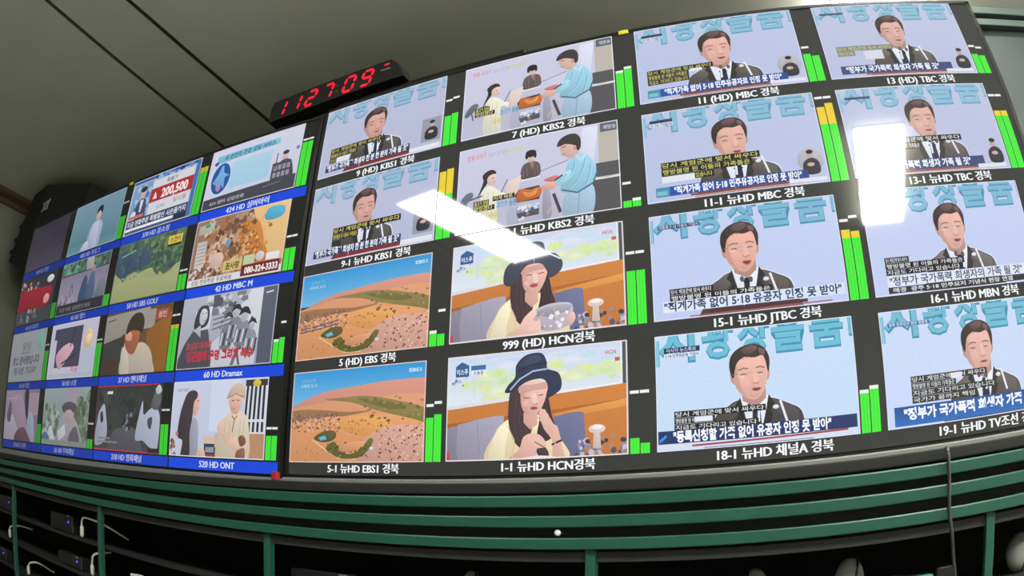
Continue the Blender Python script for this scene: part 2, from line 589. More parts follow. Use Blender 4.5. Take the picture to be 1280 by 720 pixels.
def mics(c, x, y, s=1.0):
    for a, b, d in ((0, 0, 7), (8, 1, 6)):
        c.line([(x + a * s, y + b), (x + a * s - .5, y + b + d * 1.6)], 2.0, (225, 230, 240))
        c.ell(x + a * s, y + b - 1, 1.7, 2.4, (90, 90, 96))
    c.line([(x + 26 * s, y - 3), (x + 31 * s, y + 13)], 1.9, (230, 232, 242))
    c.ell(x + 22 * s, y + 1, 2.4, 1.6, (225, 225, 232))

def subtitle(c, rows, x, y, lh, ink, widths, back=(28, 28, 26)):
    txt = ['\ub2f9\uc2dc \uacc4\uc5c4\uad70\uc5d0 \ub9de\uc11c \uc2f8\uc6b0\ub2e4', '\ud589\ubc29\ubd88\uba85 \ub41c \uc774\ub4e4\uc758 \uac00\uc871\ub4e4\uc740', '\uc9c0\uae08\ub3c4 \uae30\ub2e4\ub9ac\uace0 \uc788\uc2b5\ub2c8\ub2e4', '\uad6d\uac00\uac00 \ub05d\uae4c\uc9c0 \ucc45\uc784']
    for i in range(rows):
        w = widths[i]
        c.rect(x, y + i * lh, x + w, y + (i + 1) * lh - .2, back)
        c.text(txt[i], x + 1, y + (i + 1) * lh - lh * .22, lh * .78, ink, width=w - 2.5, bold=.01)

def interpreter(c, x, y, s, box=None, circle=None):
    if box:
        c.rect(*box, (150, 155, 168))
    if circle:
        c.ell(circle[0], circle[1], circle[2], circle[2], (178, 180, 190))
    c.smooth([(x - 6 * s, y + 14 * s), (x - 7 * s, y + 5 * s), (x - 2 * s, y + .5 * s), (x + 3 * s, y + .5 * s), (x + 7 * s, y + 5 * s), (x + 6 * s, y + 14 * s)], (48, 50, 58))
    c.ell(x, y - 3.2 * s, 2.9 * s, 3.6 * s, (200, 168, 160))
    c.ell(x, y - 5.6 * s, 3.1 * s, 2.0 * s, (42, 40, 44))
    c.ell(x - .5 * s, y + 6 * s, 3.2 * s, 1.7 * s, (205, 172, 162))

Q1 = '"\uc9c1\uacc4\uac00\uc871 \uc5c6\uc5b4 5\u00b718 \ubbfc\uc8fc\uc720\uacf5\uc790\ub85c \uc778\uc815 \ubabb \ubc1b\uc544"'
Q2 = '"\uc9c1\uacc4\uac00\uc871 \uc5c6\uc5b4 5\u00b718 \uc720\uacf5\uc790 \uc778\uc815 \ubabb \ubc1b\uc544"'
Q3 = '"\ub4f1\ub85d\uc2e0\uccad\ud560 \uac00\uc871 \uc5c6\uc5b4 \uc720\uacf5\uc790 \uc778\uc815 \ubabb \ubc1b\uc544"'
Q4 = '"\uc815\ubd80\uac00 \uad6d\uac00\ud3ed\ub825 \ud76c\uc0dd\uc790 \ud55c \ubd84 \ud55c \ubd84\uc758 \uac00\uc871 \ub420 \uac83"'
Q5 = '"\uc815\ubd80\uac00 \uad6d\uac00\ud3ed\ub825 \ud76c\uc0dd\uc790 \uac00\uc871 \ub420 \uac83"'
Q6 = '"\uc815\ubd80\uac00 \uad6d\uac00\ud3ed\ub825 \ud76c\uc0dd\uc790\uc758 \uac00\uc871 \ub420 \uac83"'
YEL = (214, 206, 110)

def pic_news_boxed(c, live):
    backdrop(c, (186, 190, 216), (182, 186, 214), (146, 186, 210), (112, 154, 186), dx=-2)
    speaker_man(c, 72, 36, .92, glasses=False, mouth=.5, skin=(206, 160, 150), suit=(76, 72, 72))
    mics(c, 74, 62, .85)
    if live:
        subtitle(c, 2, 34, 54, 7, YEL, (86, 34)); c.rect(34, 68, 46, 75, (50, 48, 40))
    else:
        subtitle(c, 3, 14, 55, 6.4, YEL, (70, 38, 14)); c.rect(24, 68, 42, 74, (225, 228, 240))
    interpreter(c, 147, 62, 1.05, box=(135, 51, 158, 80))
    c.rect(10, 76, 122, 84.5, (44, 62, 98))
    c.text(Q4, 12, 83, 8.4, (240, 244, 252), width=108, bold=.03)
    c.rect(40, 84.5, 122, 88.2, (128, 44, 50))
    c.rect(122, 83.5, 158, 88.6, (226, 228, 238))
    c.line([(58, 84.6), (58, 88)], .6, (220, 190, 190))
    c.line([(24, 89.2), (140, 88.6)], .7, (226, 190, 190))
    border(c)

def pic_news_yellow(c, live):
    backdrop(c, (188, 198, 226), (184, 194, 228), (136, 188, 212), (100, 156, 186))
    c.rect(7, 8, 28, 11, (50, 62, 92)); c.rect(7, 11.5, 28, 15, (214, 220, 234))
    c.text('\u0035\u00b7\u0031\u0038 \uae30\ub150\uc2dd', 8, 14.5, 3.2, (80, 100, 140), width=19)
    y = 37 if not live else 38
    speaker_man(c, 78, y, .98, glasses=False, mouth=.7, skin=(220, 172, 160), suit=(80, 74, 72))
    mics(c, 80, 62, .9)
    if live:
        subtitle(c, 3, 14, 53, 6.3, YEL, (88, 80, 46)); c.rect(14, 66.5, 43, 72.5, (225, 228, 240))
    else:
        subtitle(c, 3, 9, 53.5, 5.8, YEL, (64, 40, 40)); c.rect(50, 58, 62, 61.5, (225, 228, 240))
    interpreter(c, 146, 66, 1.05, circle=(146, 68, 12))
    c.rect(8, 76.5, 142, 85.5, (38, 84, 166), (44, 70, 140), True)
    c.rect(8, 76.5, 20, 85.5, (70, 146, 176)); c.rect(9, 80, 18, 84, (120, 190, 206))
    c.text(Q1, 24, 83.8, 8, (244, 246, 252), width=112, bold=.035)
    c.rect(38, 85.8, 124, 87.6, (136, 70, 72)); c.rect(124, 84.5, 158, 88, (224, 226, 238))
    c.line([(28, 88.4), (136, 88.2)], .9, (226, 170, 160))
    border(c)

def pic_news_plain(c, live):
    backdrop(c, (190, 196, 222), (186, 192, 224), (142, 190, 214), (110, 160, 190))
    c.rect(7, 9, 32, 11.6, (70, 84, 120))
    speaker_man(c, 78, 36, .92, glasses=False, mouth=.4, skin=(212, 168, 158), suit=(88, 82, 80))
    mics(c, 80, 60, .85)
    if live:
        subtitle(c, 2, 30, 54, 6, (225, 225, 230), (84, 40))
    else:
        subtitle(c, 2, 13, 53, 6, (206, 200, 150), (60, 18), (128, 132, 120)); c.rect(40, 60, 60, 70, (214, 216, 226))
    c.rect(12, 76.5, 132, 86, (58, 74, 122))
    c.text(Q5, 17, 84, 8, (238, 242, 250), width=100, bold=.035)
    interpreter(c, 147, 68, 1.1)
    c.rect(36, 86.2, 124, 87.8, (150, 92, 92)); c.rect(124, 84.5, 156, 88, (224, 226, 236))
    c.line([(26, 88.8), (140, 88.4)], .9, (230, 180, 170))
    border(c)

def pic_news_white(c):
    backdrop(c, (196, 208, 240), (192, 206, 242), (122, 182, 210), (78, 146, 182))
    c.rect(7, 9.5, 43, 12.8, (42, 60, 96))
    c.text('\ub300\ud1b5\ub839 5\u00b718 \uae30\ub150\uc2dd \uae30\ub150\uc0ac', 8, 12.2, 3, (200, 208, 226), width=34)
    speaker_man(c, 75, 36, .97, mouth=1.4, skin=(228, 172, 156), suit=(78, 72, 70))
    mics(c, 74, 64, .9)
    subtitle(c, 2, 14, 65, 5.2, (232, 232, 236), (36, 84))
    c.rect(8, 75, 158, 84, (226, 232, 248), (216, 226, 246), True)
    c.text(Q2, 9, 82.6, 8.6, (48, 70, 106), width=146, bold=.03)
    c.rect(46, 84.6, 126, 87.2, (84, 48, 50))
    c.line([(30, 88.6), (146, 88)], 1.0, (170, 88, 92))
    border(c)

def pic_news_navy(c):
    backdrop(c, (202, 222, 246), (196, 220, 248), (110, 190, 216), (62, 148, 180))
    c.rect(7, 10, 36, 14.2, (40, 54, 92)); c.rect(7, 14.6, 36, 18, (226, 232, 246))
    c.text('\uc774\uc2dc\uac01 \ub274\uc2a4\ud2b9\ubcf4', 9, 13.4, 3.6, (190, 200, 224), width=24)
    c.text('5\u00b718 \ubbfc\uc8fc\ud654\uc6b4\ub3d9 \uae30\ub150\uc2dd', 8, 17.6, 3.2, (70, 90, 140), width=27)
    speaker_man(c, 75, 35, .97, mouth=.8, skin=(230, 178, 164), suit=(66, 62, 64))
    mics(c, 73, 62, .95)
    subtitle(c, 3, 14, 60, 5, (226, 226, 230), (72, 32, 66)); c.rect(30, 65.2, 44, 69, (230, 234, 246))
    c.rect(1, 74.5, 158, 84.5, (34, 52, 106))
    c.poly([(2, 84), (2, 81), (7, 77.5), (8, 79)], (70, 140, 220))
    c.text(Q3, 13, 82.8, 9.4, (246, 248, 252), width=124, bold=.04)
    c.rect(1, 84.5, 158, 88.8, (214, 222, 242))
    c.line([(28, 86.8), (150, 85.2)], 1.5, (168, 74, 76))
    border(c)

def pic_news_strip(c):
    backdrop(c, (198, 208, 240), (194, 206, 242), (124, 184, 212), (84, 148, 184), dx=2)
    speaker_man(c, 79, 37, .92, glasses=True, mouth=.9, skin=(224, 176, 164), suit=(92, 86, 88))
    mics(c, 79, 62, .8)
    subtitle(c, 3, 12, 59, 5, (230, 230, 236), (22, 74, 70))
    c.rect(12, 74.5, 150, 83, (226, 230, 244))
    c.text(Q6, 14, 81.8, 8, (60, 72, 104), width=130, bold=.02)
    c.rect(12, 83.5, 158, 88.5, (46, 48, 56))
    c.text('\ub9e4\uacbd  \uad11\uc8fc 5\u00b718 \ubbfc\uc8fc\ubb18\uc9c0 \uae30\ub150\uc2dd \ud604\uc7a5 \uc5f0\uacb0', 16, 87.4, 4, (226, 226, 230), width=116)
    interpreter(c, 158, 64, 1.3)
    border(c)

def pic_news_blue(c):
    backdrop(c, (204, 218, 246), (200, 216, 248), (116, 188, 212), (70, 148, 178), dx=1)
    c.rect(7, 9.5, 44, 12.6, (66, 110, 166))
    c.text('\uad11\uc8fc \ubbfc\uc8fc\ubb18\uc9c0 \ud604\uc7a5 \uc0dd\uc911\uacc4', 8, 12, 2.8, (214, 224, 240), width=34)
    speaker_man(c, 86, 35, .92, glasses=False, mouth=.4, skin=(222, 176, 164), suit=(84, 76, 74))
    mics(c, 84, 58, .85)
    subtitle(c, 4, 22, 52, 5.2, (222, 222, 224), (70, 40, 78, 58), (50, 50, 50)); c.rect(58, 53, 68, 57.4, (225, 228, 240))
    c.rect(6, 74, 160, 88.6, (34, 78, 150), (46, 110, 190))
    c.text(Q5, 14, 83.5, 9.6, (240, 246, 252), width=136, bold=.045)
    border(c)

def pic_studio(c, late):
    c.rect(0, 0, 160, 90, (204, 204, 228), (196, 196, 220))
    c.rect(0, 52, 124, 90, (188, 188, 212))
    c.poly([(126, 2), (141, 2), (134, 60), (120, 60)], (214, 216, 236))
    c.rect(141, 0, 160, 90, (188, 182, 172))
    c.rect(143, 0, 160, 10, (96, 102, 118)); c.text('\uc7ac\ubc29\uc1a1', 146, 7.2, 5, (200, 204, 216), width=12)
    c.rect(138, 42, 160, 56, (86, 86, 90)); c.line([(136, 57), (148, 58.5), (160, 57)], 2, (222, 224, 228))
    c.rect(134, 58.6, 160, 90, (86, 84, 88))
    # presenters at the counter
    c.smooth([(60, 50), (72, 44), (120, 40), (120, 92), (56, 92)], (190, 190, 212))
    c.line([(84, 40), (112, 33)], .7, (120, 120, 140))
    c.smooth([(66, 44), (66, 33), (70, 28.5), (77, 27.5), (83, 30), (85, 36), (84, 43), (76, 45)], (96, 86, 84))
    c.poly([(73, 27), (79, 27), (77, 36)], (150, 122, 110))
    c.ell(75.5, 23, 3.8, 5, (218, 186, 176)); c.ell(75.3, 19.4, 4.6, 3.4, (40, 36, 40))
    c.line([(66, 46), (84, 45)], 1.4, (232, 232, 240))
    # woman in cream on the left
    c.smooth([(25, 90), (24, 62), (26, 50), (31, 45), (37, 46), (44, 52), (54, 58), (52, 62), (42, 60), (42, 90)], (228, 224, 206))
    c.smooth([(28, 46), (24, 52), (22, 54), (27, 40), (26, 33), (30, 29), (36, 28), (40, 31), (39, 34), (34, 35), (31, 42)], (52, 44, 46))
    c.smooth([(33, 34), (39, 33), (40.5, 38), (39, 43), (34, 44), (31, 39)], (226, 194, 182))
    c.line([(46, 54), (52, 42)], 1.0, (110, 100, 104))
    c.poly([(52, 44), (66, 40), (62, 60), (50, 62)], (224, 206, 196))
    # chair and floor on the far left
    c.smooth([(2, 60), (8, 50), (15, 48), (17, 52), (12, 58), (5, 63)], (104, 108, 122))
    c.line([(14, 56), (26, 54)], 1.6, (84, 88, 100)); c.line([(10, 60), (12, 68)], 1.4, (90, 92, 104))
    # tall man in a pale blue shirt
    c.smooth([(108, 90), (110, 66), (134, 62), (133, 90)], (164, 190, 212))
    c.smooth([(104, 62), (108, 48), (112, 36), (119, 29), (128, 30), (135, 38), (138, 52), (134, 62), (122, 67), (108, 66)], (150, 200, 222))
    c.smooth([(100, 52), (112, 44), (116, 50), (104, 58), (92, 57)], (162, 208, 228))
    c.line([(106, 63), (120, 68), (135, 61), (139, 50)], 1.4, (66, 104, 122))
    c.smooth([(110, 30), (104, 22), (105, 13), (116, 10), (124, 16), (122, 27), (116, 32)], (218, 180, 168))
    c.smooth([(101, 17), (104, 10), (112, 6), (120, 7), (124, 13), (124, 22), (121, 25), (118, 19), (110, 16), (105, 17)], (62, 54, 56))
    c.smooth([(84, 58), (92, 53), (100, 54), (98, 60), (88, 61)], (216, 170, 156))
    c.smooth([(88, 50), (98, 47), (104, 49), (98, 53)], (206, 120, 120)); c.line([(99, 52), (106, 48)], 1.6, (70, 60, 70))
    for fx in ((128, 34, 122, 52), (133, 42, 128, 62), (118, 36, 114, 50), (122, 54, 112, 63), (110, 48, 100, 55)):
        c.line([(fx[0], fx[1]), ((fx[0] + fx[2]) / 2 + 1, (fx[1] + fx[3]) / 2), (fx[2], fx[3])], .8, (120, 172, 198))
        c.line([(fx[0] + 1.4, fx[1]), ((fx[0] + fx[2]) / 2 + 2.4, (fx[1] + fx[3]) / 2), (fx[2] + 1.4, fx[3])], .7, (176, 218, 234))
    c.smooth([(119, 29), (124, 33), (128, 30), (126, 38), (121, 36)], (186, 222, 236))
    c.ell(118.5, 21.5, 1.5, 2.8, (196, 152, 140)); c.line([(106, 19), (110, 18.4)], .8, (110, 84, 80)); c.line([(105.5, 26.6), (109, 27)], .8, (168, 110, 104))
    c.line([(122, 68), (120, 90)], .8, (130, 156, 180))
    c.ell(75.4, 18.6, 5.4, 3.6, (40, 36, 40)); c.ell(71.2, 21.4, 1.5, 3.2, (40, 36, 40)); c.ell(79.6, 21.4, 1.4, 3.2, (40, 36, 40))
    for bx in (68, 71.5, 79, 82):
        c.line([(bx, 33), (bx + .6, 43)], .7, (128, 112, 106))
    c.line([(36, 37.5), (38.4, 37.2)], .7, (90, 70, 70)); c.line([(37.4, 41.4), (39.6, 41.2)], .7, (184, 120, 116))
    for bx in (28, 33, 38):
        c.line([(bx, 52), (bx - 1, 74), (bx + .6, 90)], .8, (204, 200, 184))
    # tray of orange food and the pan
    c.poly([(60, 60), (64, 55), (84, 54), (86, 60), (84, 68), (62, 68)], (66, 62, 72))
    c.smooth([(62, 60), (66, 55), (76, 57), (85, 56), (85, 65), (74, 67), (62, 67)], (196, 106, 52))
    c.smooth([(68, 58), (76, 60), (82, 57), (80, 63), (72, 64)], (226, 146, 76))
    c.poly([(62, 74), (84, 71), (84, 77), (62, 79)], (140, 164, 190)); c.poly([(62, 79), (84, 77), (84, 83), (64, 84)], (84, 84, 98))
    c.speckle(16, 64, 72, 84, 86, [(224, 226, 236), (90, 90, 110), (176, 120, 110)], 1.0, 2.4, 4)
    c.smooth([(88, 62), (94, 62), (96, 86), (88, 88)], (158, 158, 176)); c.line([(98, 66), (104, 84)], 3, (70, 66, 80))
    c.line([(92, 84), (98, 74)], 1.4, (214, 170, 150))
    # titles and handwriting
    c.text('\ud55c\ub05a \uc694\ub9ac', 9, 13, 6.4, (222, 150, 150), width=17, bold=.03); c.line([(28, 7), (28, 12)], .6, (150, 150, 180))
    c.text('\uc624\ub298\uc758 \uac04\ub2e8 \ubc25\uc0c1', 31, 13.5, 6, (176, 180, 206), width=20); c.text('\uac04\uc2dd \ubc18\ucc2c', 48, 13.5, 5.6, (206, 206, 110), width=20, bold=.02)
    dx, dy = (4, 4) if late else (0, 0)
    c.rect(14 + dx, 55 + dy, 30 + dx, 60.6 + dy, (36, 36, 34)); c.rect(14 + dx, 61 + dy, 36 + dx, 66 + dy, (36, 36, 34))
    c.text('\ubd88\uace0\uae30 \uc591\ub150', 15 + dx, 59.6 + dy, 5, YEL, width=14); c.text('\ub9db\uc788\uaca0\ub2e4', 15 + dx, 65.2 + dy, 5, YEL, width=19)
    if late:
        c.rect(38, 57, 60, 62, (36, 36, 34)); c.text('\uc774\uac8c \ubc14\ub85c', 39, 61, 4.6, (222, 210, 150), width=19)
    c.text('\uace0\uae30\uac00 \ub4ec\ubfd0', 42, 69, 6.6, (78, 160, 200), width=20, bold=.03)
    c.text('\uc640\uc6b0!', 34, 79, 7, (206, 200, 60), width=11, bold=.03)
    c.text('\ubcf4\uae00\ubcf4\uae00', 64, 75, 4.6, (238, 240, 246), width=18, bold=.02)
    border(c, (236, 238, 248), .8)

def pic_diner(c, eating):
    c.rect(0, 0, 160, 90, (206, 214, 236))
    c.rect(0, 0, 155, 44, (202, 214, 240), (222, 232, 236))
    rnd = random.Random(7)
    sky = (212, 222, 239)
    for i in range(22):
        c.soft(rnd.uniform(4, 150), rnd.uniform(4, 16), rnd.uniform(8, 20), rnd.uniform(3, 7), rnd.choice([(190, 210, 244), (214, 220, 248), (228, 228, 244), (190, 224, 240)]), sky)
    for i in range(70):
        x = rnd.choice([rnd.gauss(40, 13), rnd.gauss(58, 9), rnd.gauss(124, 16)])
        c.soft(x, rnd.gauss(26 if x < 90 else 22, 5), rnd.uniform(4, 12), rnd.uniform(2, 5), rnd.choice([(222, 236, 120), (230, 238, 160), (204, 232, 130), (236, 240, 190), (190, 226, 170), (232, 226, 150)]), (216, 228, 206))
    c.line([(26, 2), (26, 36)], .5, (196, 204, 226))
    c.speckle(10, 3, 18, 20, 26, [(172, 184, 210), (206, 212, 226), (140, 148, 170)], .8, 2.2, 3)
    c.poly([(0, 43), (60, 38), (156, 33), (156, 36), (0, 46)], (226, 228, 236))
    c.rect(156, 0, 160, 40, (84, 84, 92)); c.line([(155, 0), (155, 36)], 1.0, (236, 238, 244))
    # wooden bench back and cushions
    c.poly([(0, 46), (60, 41), (160, 34), (160, 90), (0, 90)], (200, 124, 62))
    c.poly([(0, 58), (160, 46), (160, 49), (0, 62)], (178, 104, 50))
    c.poly([(98, 54), (160, 46), (160, 52), (104, 58)], (222, 150, 76))
    c.smooth([(-4, 92), (-3, 66), (8, 60), (14, 64), (16, 92)], (134, 130, 146))
    c.smooth([(14, 92), (11, 62), (16, 58), (50, 53), (54, 60), (52, 92)], (158, 154, 174))
    c.smooth([(98, 92), (98, 60), (102, 56), (120, 54), (124, 60), (122, 92)], (108, 112, 146))
    # mushroom lamp and stacked plates
    c.speckle(42, 118, 75, 160, 91, [(96, 84, 92), (196, 190, 204), (70, 64, 74), (150, 140, 156)], 1.2, 3.6, 11)
    c.poly([(132, 70), (137, 70), (138, 84), (131, 84)], (214, 190, 180)); c.ell(134.5, 68.5, 7, 3.6, (226, 206, 200)); c.ell(134.5, 67.4, 4.2, 1.7, (250, 240, 236))
    # woman: shirt, hair, face, hat
    c.smooth([(40, 92), (46, 68), (54, 59), (66, 54), (84, 54), (96, 60), (104, 74), (108, 92)], (234, 218, 178))
    c.smooth([(46, 70), (54, 60), (60, 58), (56, 78), (54, 92), (40, 92)], (240, 228, 196))
    c.smooth([(62, 30), (58, 50), (60, 66), (66, 78), (74, 80), (80, 62), (80, 36)], (78, 58, 62))
    c.smooth([(84, 36), (86, 56), (84, 72), (92, 76), (100, 68), (95, 50), (92, 32)], (70, 52, 56))
    for k in range(6):
        c.line([(64 + k * 2, 36), (61 + k * 2.4, 56), (65 + k * 2, 74)], .6, (90, 68, 71) if k % 2 else (68, 50, 55))
        c.line([(86 + k * 1.4, 38), (89 + k * 1.4, 54), (86 + k * 1.8, 70)], .6, (82, 62, 65) if k % 2 else (60, 44, 49))
    c.poly([(72, 52), (84, 52), (84, 62), (78, 66), (72, 60)], (214, 168, 156))
    c.smooth([(69, 32), (70, 46), (75, 54), (81, 55), (87, 50), (92, 38), (92, 28), (70, 26)], (230, 184, 172))
    c.smooth([(69.6, 33), (70, 45), (74.6, 53), (78, 54.6), (74, 46), (73, 34)], (212, 164, 154), amp=.03)
    c.smooth([(79.4, 37), (82.6, 37), (84.4, 43.4), (82, 45), (79.6, 44.2)], (242, 204, 194), amp=.03)
    c.smooth([(79.6, 44.2), (82, 45.4), (84.4, 44), (83.6, 46), (80.6, 46)], (200, 146, 138), amp=.02)
    c.smooth([(71, 43), (75, 42), (76, 45), (73, 47)], (238, 178, 168), amp=.02); c.smooth([(86, 42), (89, 41), (88.6, 45), (86, 46)], (238, 178, 168), amp=.02)
    c.smooth([(68, 30), (80, 29), (93, 28), (92, 33), (80, 34), (69, 36)], (212, 164, 154), amp=.03)
    if eating:
        c.ell(81, 48.6, 3.2, 1.4, (170, 80, 84))
        c.line([(72, 39.5), (77, 40)], .8, (130, 92, 88)); c.line([(85, 38.5), (89, 38)], .8, (130, 92, 88))
        c.smooth([(55, 34), (58, 28), (64, 22), (65, 12), (72, 5), (80, 3), (88, 4), (92, 11), (93, 17), (102, 21), (105, 29), (103, 36), (92, 41), (93, 31), (88, 25), (76, 26), (68, 30), (62, 34)], (52, 58, 84))
        c.line([(60, 32), (68, 24), (80, 18), (93, 17)], 1.4, (170, 186, 214))
        c.smooth([(68, 13), (74, 7), (84, 5), (86, 10), (76, 13)], (66, 74, 102)); c.line([(66, 17), (78, 13), (92, 12)], .8, (38, 42, 60))
    else:
        c.ell(80, 47, 3.8, 1.7, (176, 84, 86))
        c.line([(73, 37), (78, 37)], .8, (130, 92, 88)); c.line([(84, 37), (89, 36.5)], .8, (130, 92, 88))
        c.smooth([(52, 42), (52, 32), (56, 25), (66, 20), (70, 11), (78, 7), (88, 9), (91, 18), (100, 21), (106, 29), (104, 37), (95, 42), (91, 34), (86, 28), (74, 28), (68, 34), (64, 42), (58, 45)], (72, 76, 92))
        c.line([(62, 24), (72, 20), (82, 18), (94, 20), (104, 26)], 1.5, (226, 232, 244))
        c.smooth([(70, 14), (78, 9), (86, 11), (84, 16), (74, 17)], (90, 96, 114)); c.line([(80, 20), (80, 28)], .7, (168, 170, 180))
    if eating:
        c.smooth([(86, 54), (90, 50), (93, 54), (98, 62), (102, 66), (106, 82), (108, 92), (98, 92), (97, 76), (90, 66)], (226, 178, 166))
        for i, a in enumerate(((85, 57, 88, 50), (87, 59, 90.5, 52), (89.5, 61, 93, 54.5))):
            c.line([(a[0], a[1]), (a[2], a[3])], 1.9, (234, 190, 178))
        c.line([(97, 79), (105, 76)], 1.6, (60, 46, 50))
        c.smooth([(56, 92), (68, 82), (72, 72), (80, 69), (88, 72), (92, 80), (84, 86), (74, 92)], (226, 176, 164))
        for x in (77, 80.5, 84):
            c.line([(x, 72), (x + 6, 79)], 1.7, (236, 192, 180))
        c.line([(82, 76), (92, 82)], .8, (110, 80, 80)); c.smooth([(84, 82), (92, 82), (94, 88), (86, 88)], (76, 60, 64))
        c.smooth([(66, 90), (84, 87.5), (100, 89), (100, 92), (66, 92)], (222, 216, 220))
    else:
        c.smooth([(80, 70), (94, 65), (112, 66), (115, 74), (112, 84), (98, 88), (86, 86), (80, 78)], (188, 182, 196))
        c.smooth([(82, 71), (96, 67), (112, 67.5), (112, 72), (98, 75), (84, 75)], (164, 160, 176))
        c.speckle(22, 84, 72, 112, 85, [(222, 220, 232), (150, 146, 160), (206, 170, 176), (236, 234, 242)], 1.2, 3.4, 5)
        c.smooth([(50, 92), (66, 82), (72, 74), (80, 68), (83, 72), (80, 77), (86, 80), (86, 86), (76, 90)], (234, 192, 178))
        for k in range(3):
            c.line([(76, 80 + k * 2.6), (86, 80.5 + k * 2.4)], 1.7, (242, 204, 192))
        c.smooth([(110, 78), (115, 74), (117, 80), (112, 86)], (232, 186, 176))
    # logos
    c.poly([(8, 9), (14, 5), (21, 8.5), (21, 18), (8, 18)], (58, 94, 148)); c.text('\uc774\uc2a4\ud478', 9, 15.8, 5.6, (232, 238, 248), width=11, bold=.02)
    if eating:
        c.rect(23, 9, 37, 13, (70, 110, 170)); c.rect(24, 13.6, 36, 17, (240, 242, 248)); c.text('\uc624\ub298\ubc25', 25, 16.6, 3.4, (60, 90, 150), width=10)
    c.text('HCN', 142, 10, 4.6, (206, 120, 124), width=9, bold=.03); c.rect(150, 13, 154, 16, (190, 100, 80))
    c.smooth([(0, 84), (3, 82), (4, 90), (0, 90)], (190, 70, 80))
    c.line([(58, 62), (64, 74), (62, 92)], .8, (214, 194, 150)); c.line([(98, 66), (100, 80)], .8, (212, 190, 148)); c.line([(30, 58), (33, 92)], .6, (142, 138, 158))
    border(c, (238, 226, 228), .9)

def pic_desert(c, late):
    c.rect(0, 0, 160, 34, (52, 150, 214), (110, 182, 224))
    d = -2 if late else 2
    c.smooth([(-8, 40), (10, 33 + d), (40, 24 + d), (80, 20 + d), (130, 17 + d), (170, 22 + d), (172, 60), (-8, 60)], (202, 140, 124))
    c.smooth([(-8, 44), (30, 33), (90, 30), (170, 34), (170, 94), (-8, 94)], (206, 146, 110))
    c.smooth([(-8, 58), (60, 44), (120, 46), (170, 54), (170, 96), (-8, 96)], (214, 150, 102))
    c.smooth([(60, 54), (88, 46), (124, 52), (116, 66), (84, 64)], (222, 158, 92))
    c.smooth([(92, 70), (128, 56), (168, 64), (168, 96), (96, 96)], (206, 158, 142))
    # green belt
    c.smooth([(44, 29), (70, 28), (96, 28), (130, 34), (164, 44), (164, 56), (150, 52), (124, 46), (104, 41), (80, 34), (60, 31)], (138, 124, 74))
    c.smooth([(84, 30), (110, 32), (140, 40), (126, 42), (104, 37)], (120, 112, 66))
    c.smooth([(-6, 40), (20, 38), (50, 40), (70, 42), (100, 42), (70, 46), (40, 46), (-6, 50)], (152, 112, 80))
    c.speckle(40, 80, 29, 160, 52, [(110, 102, 58), (150, 136, 84), (172, 140, 92)], .8, 2.0, 2, 1.8)
    # town on the left, scrub on the right
    c.speckle(190, 0, 43, 64, 60, [(96, 76, 72), (186, 148, 132), (226, 190, 170), (122, 92, 82), (160, 116, 96)], .5, 1.5, 21, 1.4)
    c.speckle(70, 60, 50, 124, 80, [(150, 98, 74), (182, 124, 92), (112, 78, 58)], .4, 1.2, 22, 1.3)
    c.speckle(110, 112, 56, 160, 90, [(134, 84, 66), (230, 196, 180), (112, 74, 60), (190, 136, 112)], .6, 1.7, 23, 1.1)
    c.speckle(14, 6, 74, 50, 90, [(140, 84, 52), (164, 102, 64)], .5, 1.4, 24, .8)
    if not late:
        for y in (55, 58.5):
            c.line([(4, y + 3), (30, y + .6), (54, y - 2)], 1.4, (112, 92, 104))
            c.speckle(26, 4, y - 1, 54, y + 3, [(206, 184, 180), (84, 70, 80)], .5, .9, int(y), 1.6)
    # walled oasis with a pool
    c.smooth([(32, 66), (44, 60), (58, 60), (60, 66), (52, 70), (40, 70)], (98, 88, 50))
    c.line([(30, 68), (48, 78), (64, 86), (84, 87), (92, 82)], .9, (236, 206, 160))
    c.smooth([(48, 76), (58, 70), (66, 78), (76, 82), (90, 78), (100, 68), (105, 70), (98, 80), (86, 86), (66, 86), (54, 81)], (104, 100, 52))
    c.speckle(46, 50, 71, 100, 86, [(78, 78, 40), (136, 124, 70), (92, 92, 46)], .9, 2.2, 31)
    c.smooth([(64, 78), (72, 72), (92, 70), (96, 72), (86, 78), (74, 80)], (212, 150, 112))
    c.poly([(38, 66), (46, 64), (49, 67.5), (41, 69)], (96, 182, 208)); c.ell(103, 77, 2.4, 1.4, (214, 206, 236))
    c.text('\uc138\uacc4\ud14c\ub9c8\uae30\ud589', 12, 11, 4, (120, 176, 214), width=18); c.text('\uc0ac\ub9c9\uc758 \ub3c4\uc2dc', 10, 16, 4, (176, 204, 224), width=22)
    c.text('EBS1', 142, 9, 4.6, (196, 226, 244), width=13, bold=.03)
    border(c, (234, 206, 196), .8)

# ---- the left wall panel, viewing-angle dimming put into its picture colours
def pic_quiet(c):
    c.rect(0, 0, 160, 90, (50, 48, 60), (60, 54, 68))
    c.rect(0, 60, 160, 90, (60, 54, 68), (66, 60, 76))

def pic_white_dress(c):
    c.rect(0, 0, 160, 90, (112, 144, 160), (84, 122, 136))
    c.rect(0, 70, 160, 90, (84, 122, 136), (96, 136, 146))
    c.smooth([(64, 92), (66, 60), (72, 46), (84, 40), (98, 42), (108, 52), (108, 70), (104, 92)], (146, 158, 182))
    c.smooth([(74, 52), (84, 44), (96, 48), (98, 92), (70, 92)], (166, 174, 196))
    c.ell(88, 32, 8, 10, (186, 160, 164)); c.smooth([(80, 28), (82, 18), (92, 14), (98, 20), (97, 30), (90, 24)], (36, 34, 44))
    c.smooth([(48, 92), (54, 78), (70, 74), (72, 92)], (176, 182, 200))
    border(c, (150, 176, 188), 1.2)

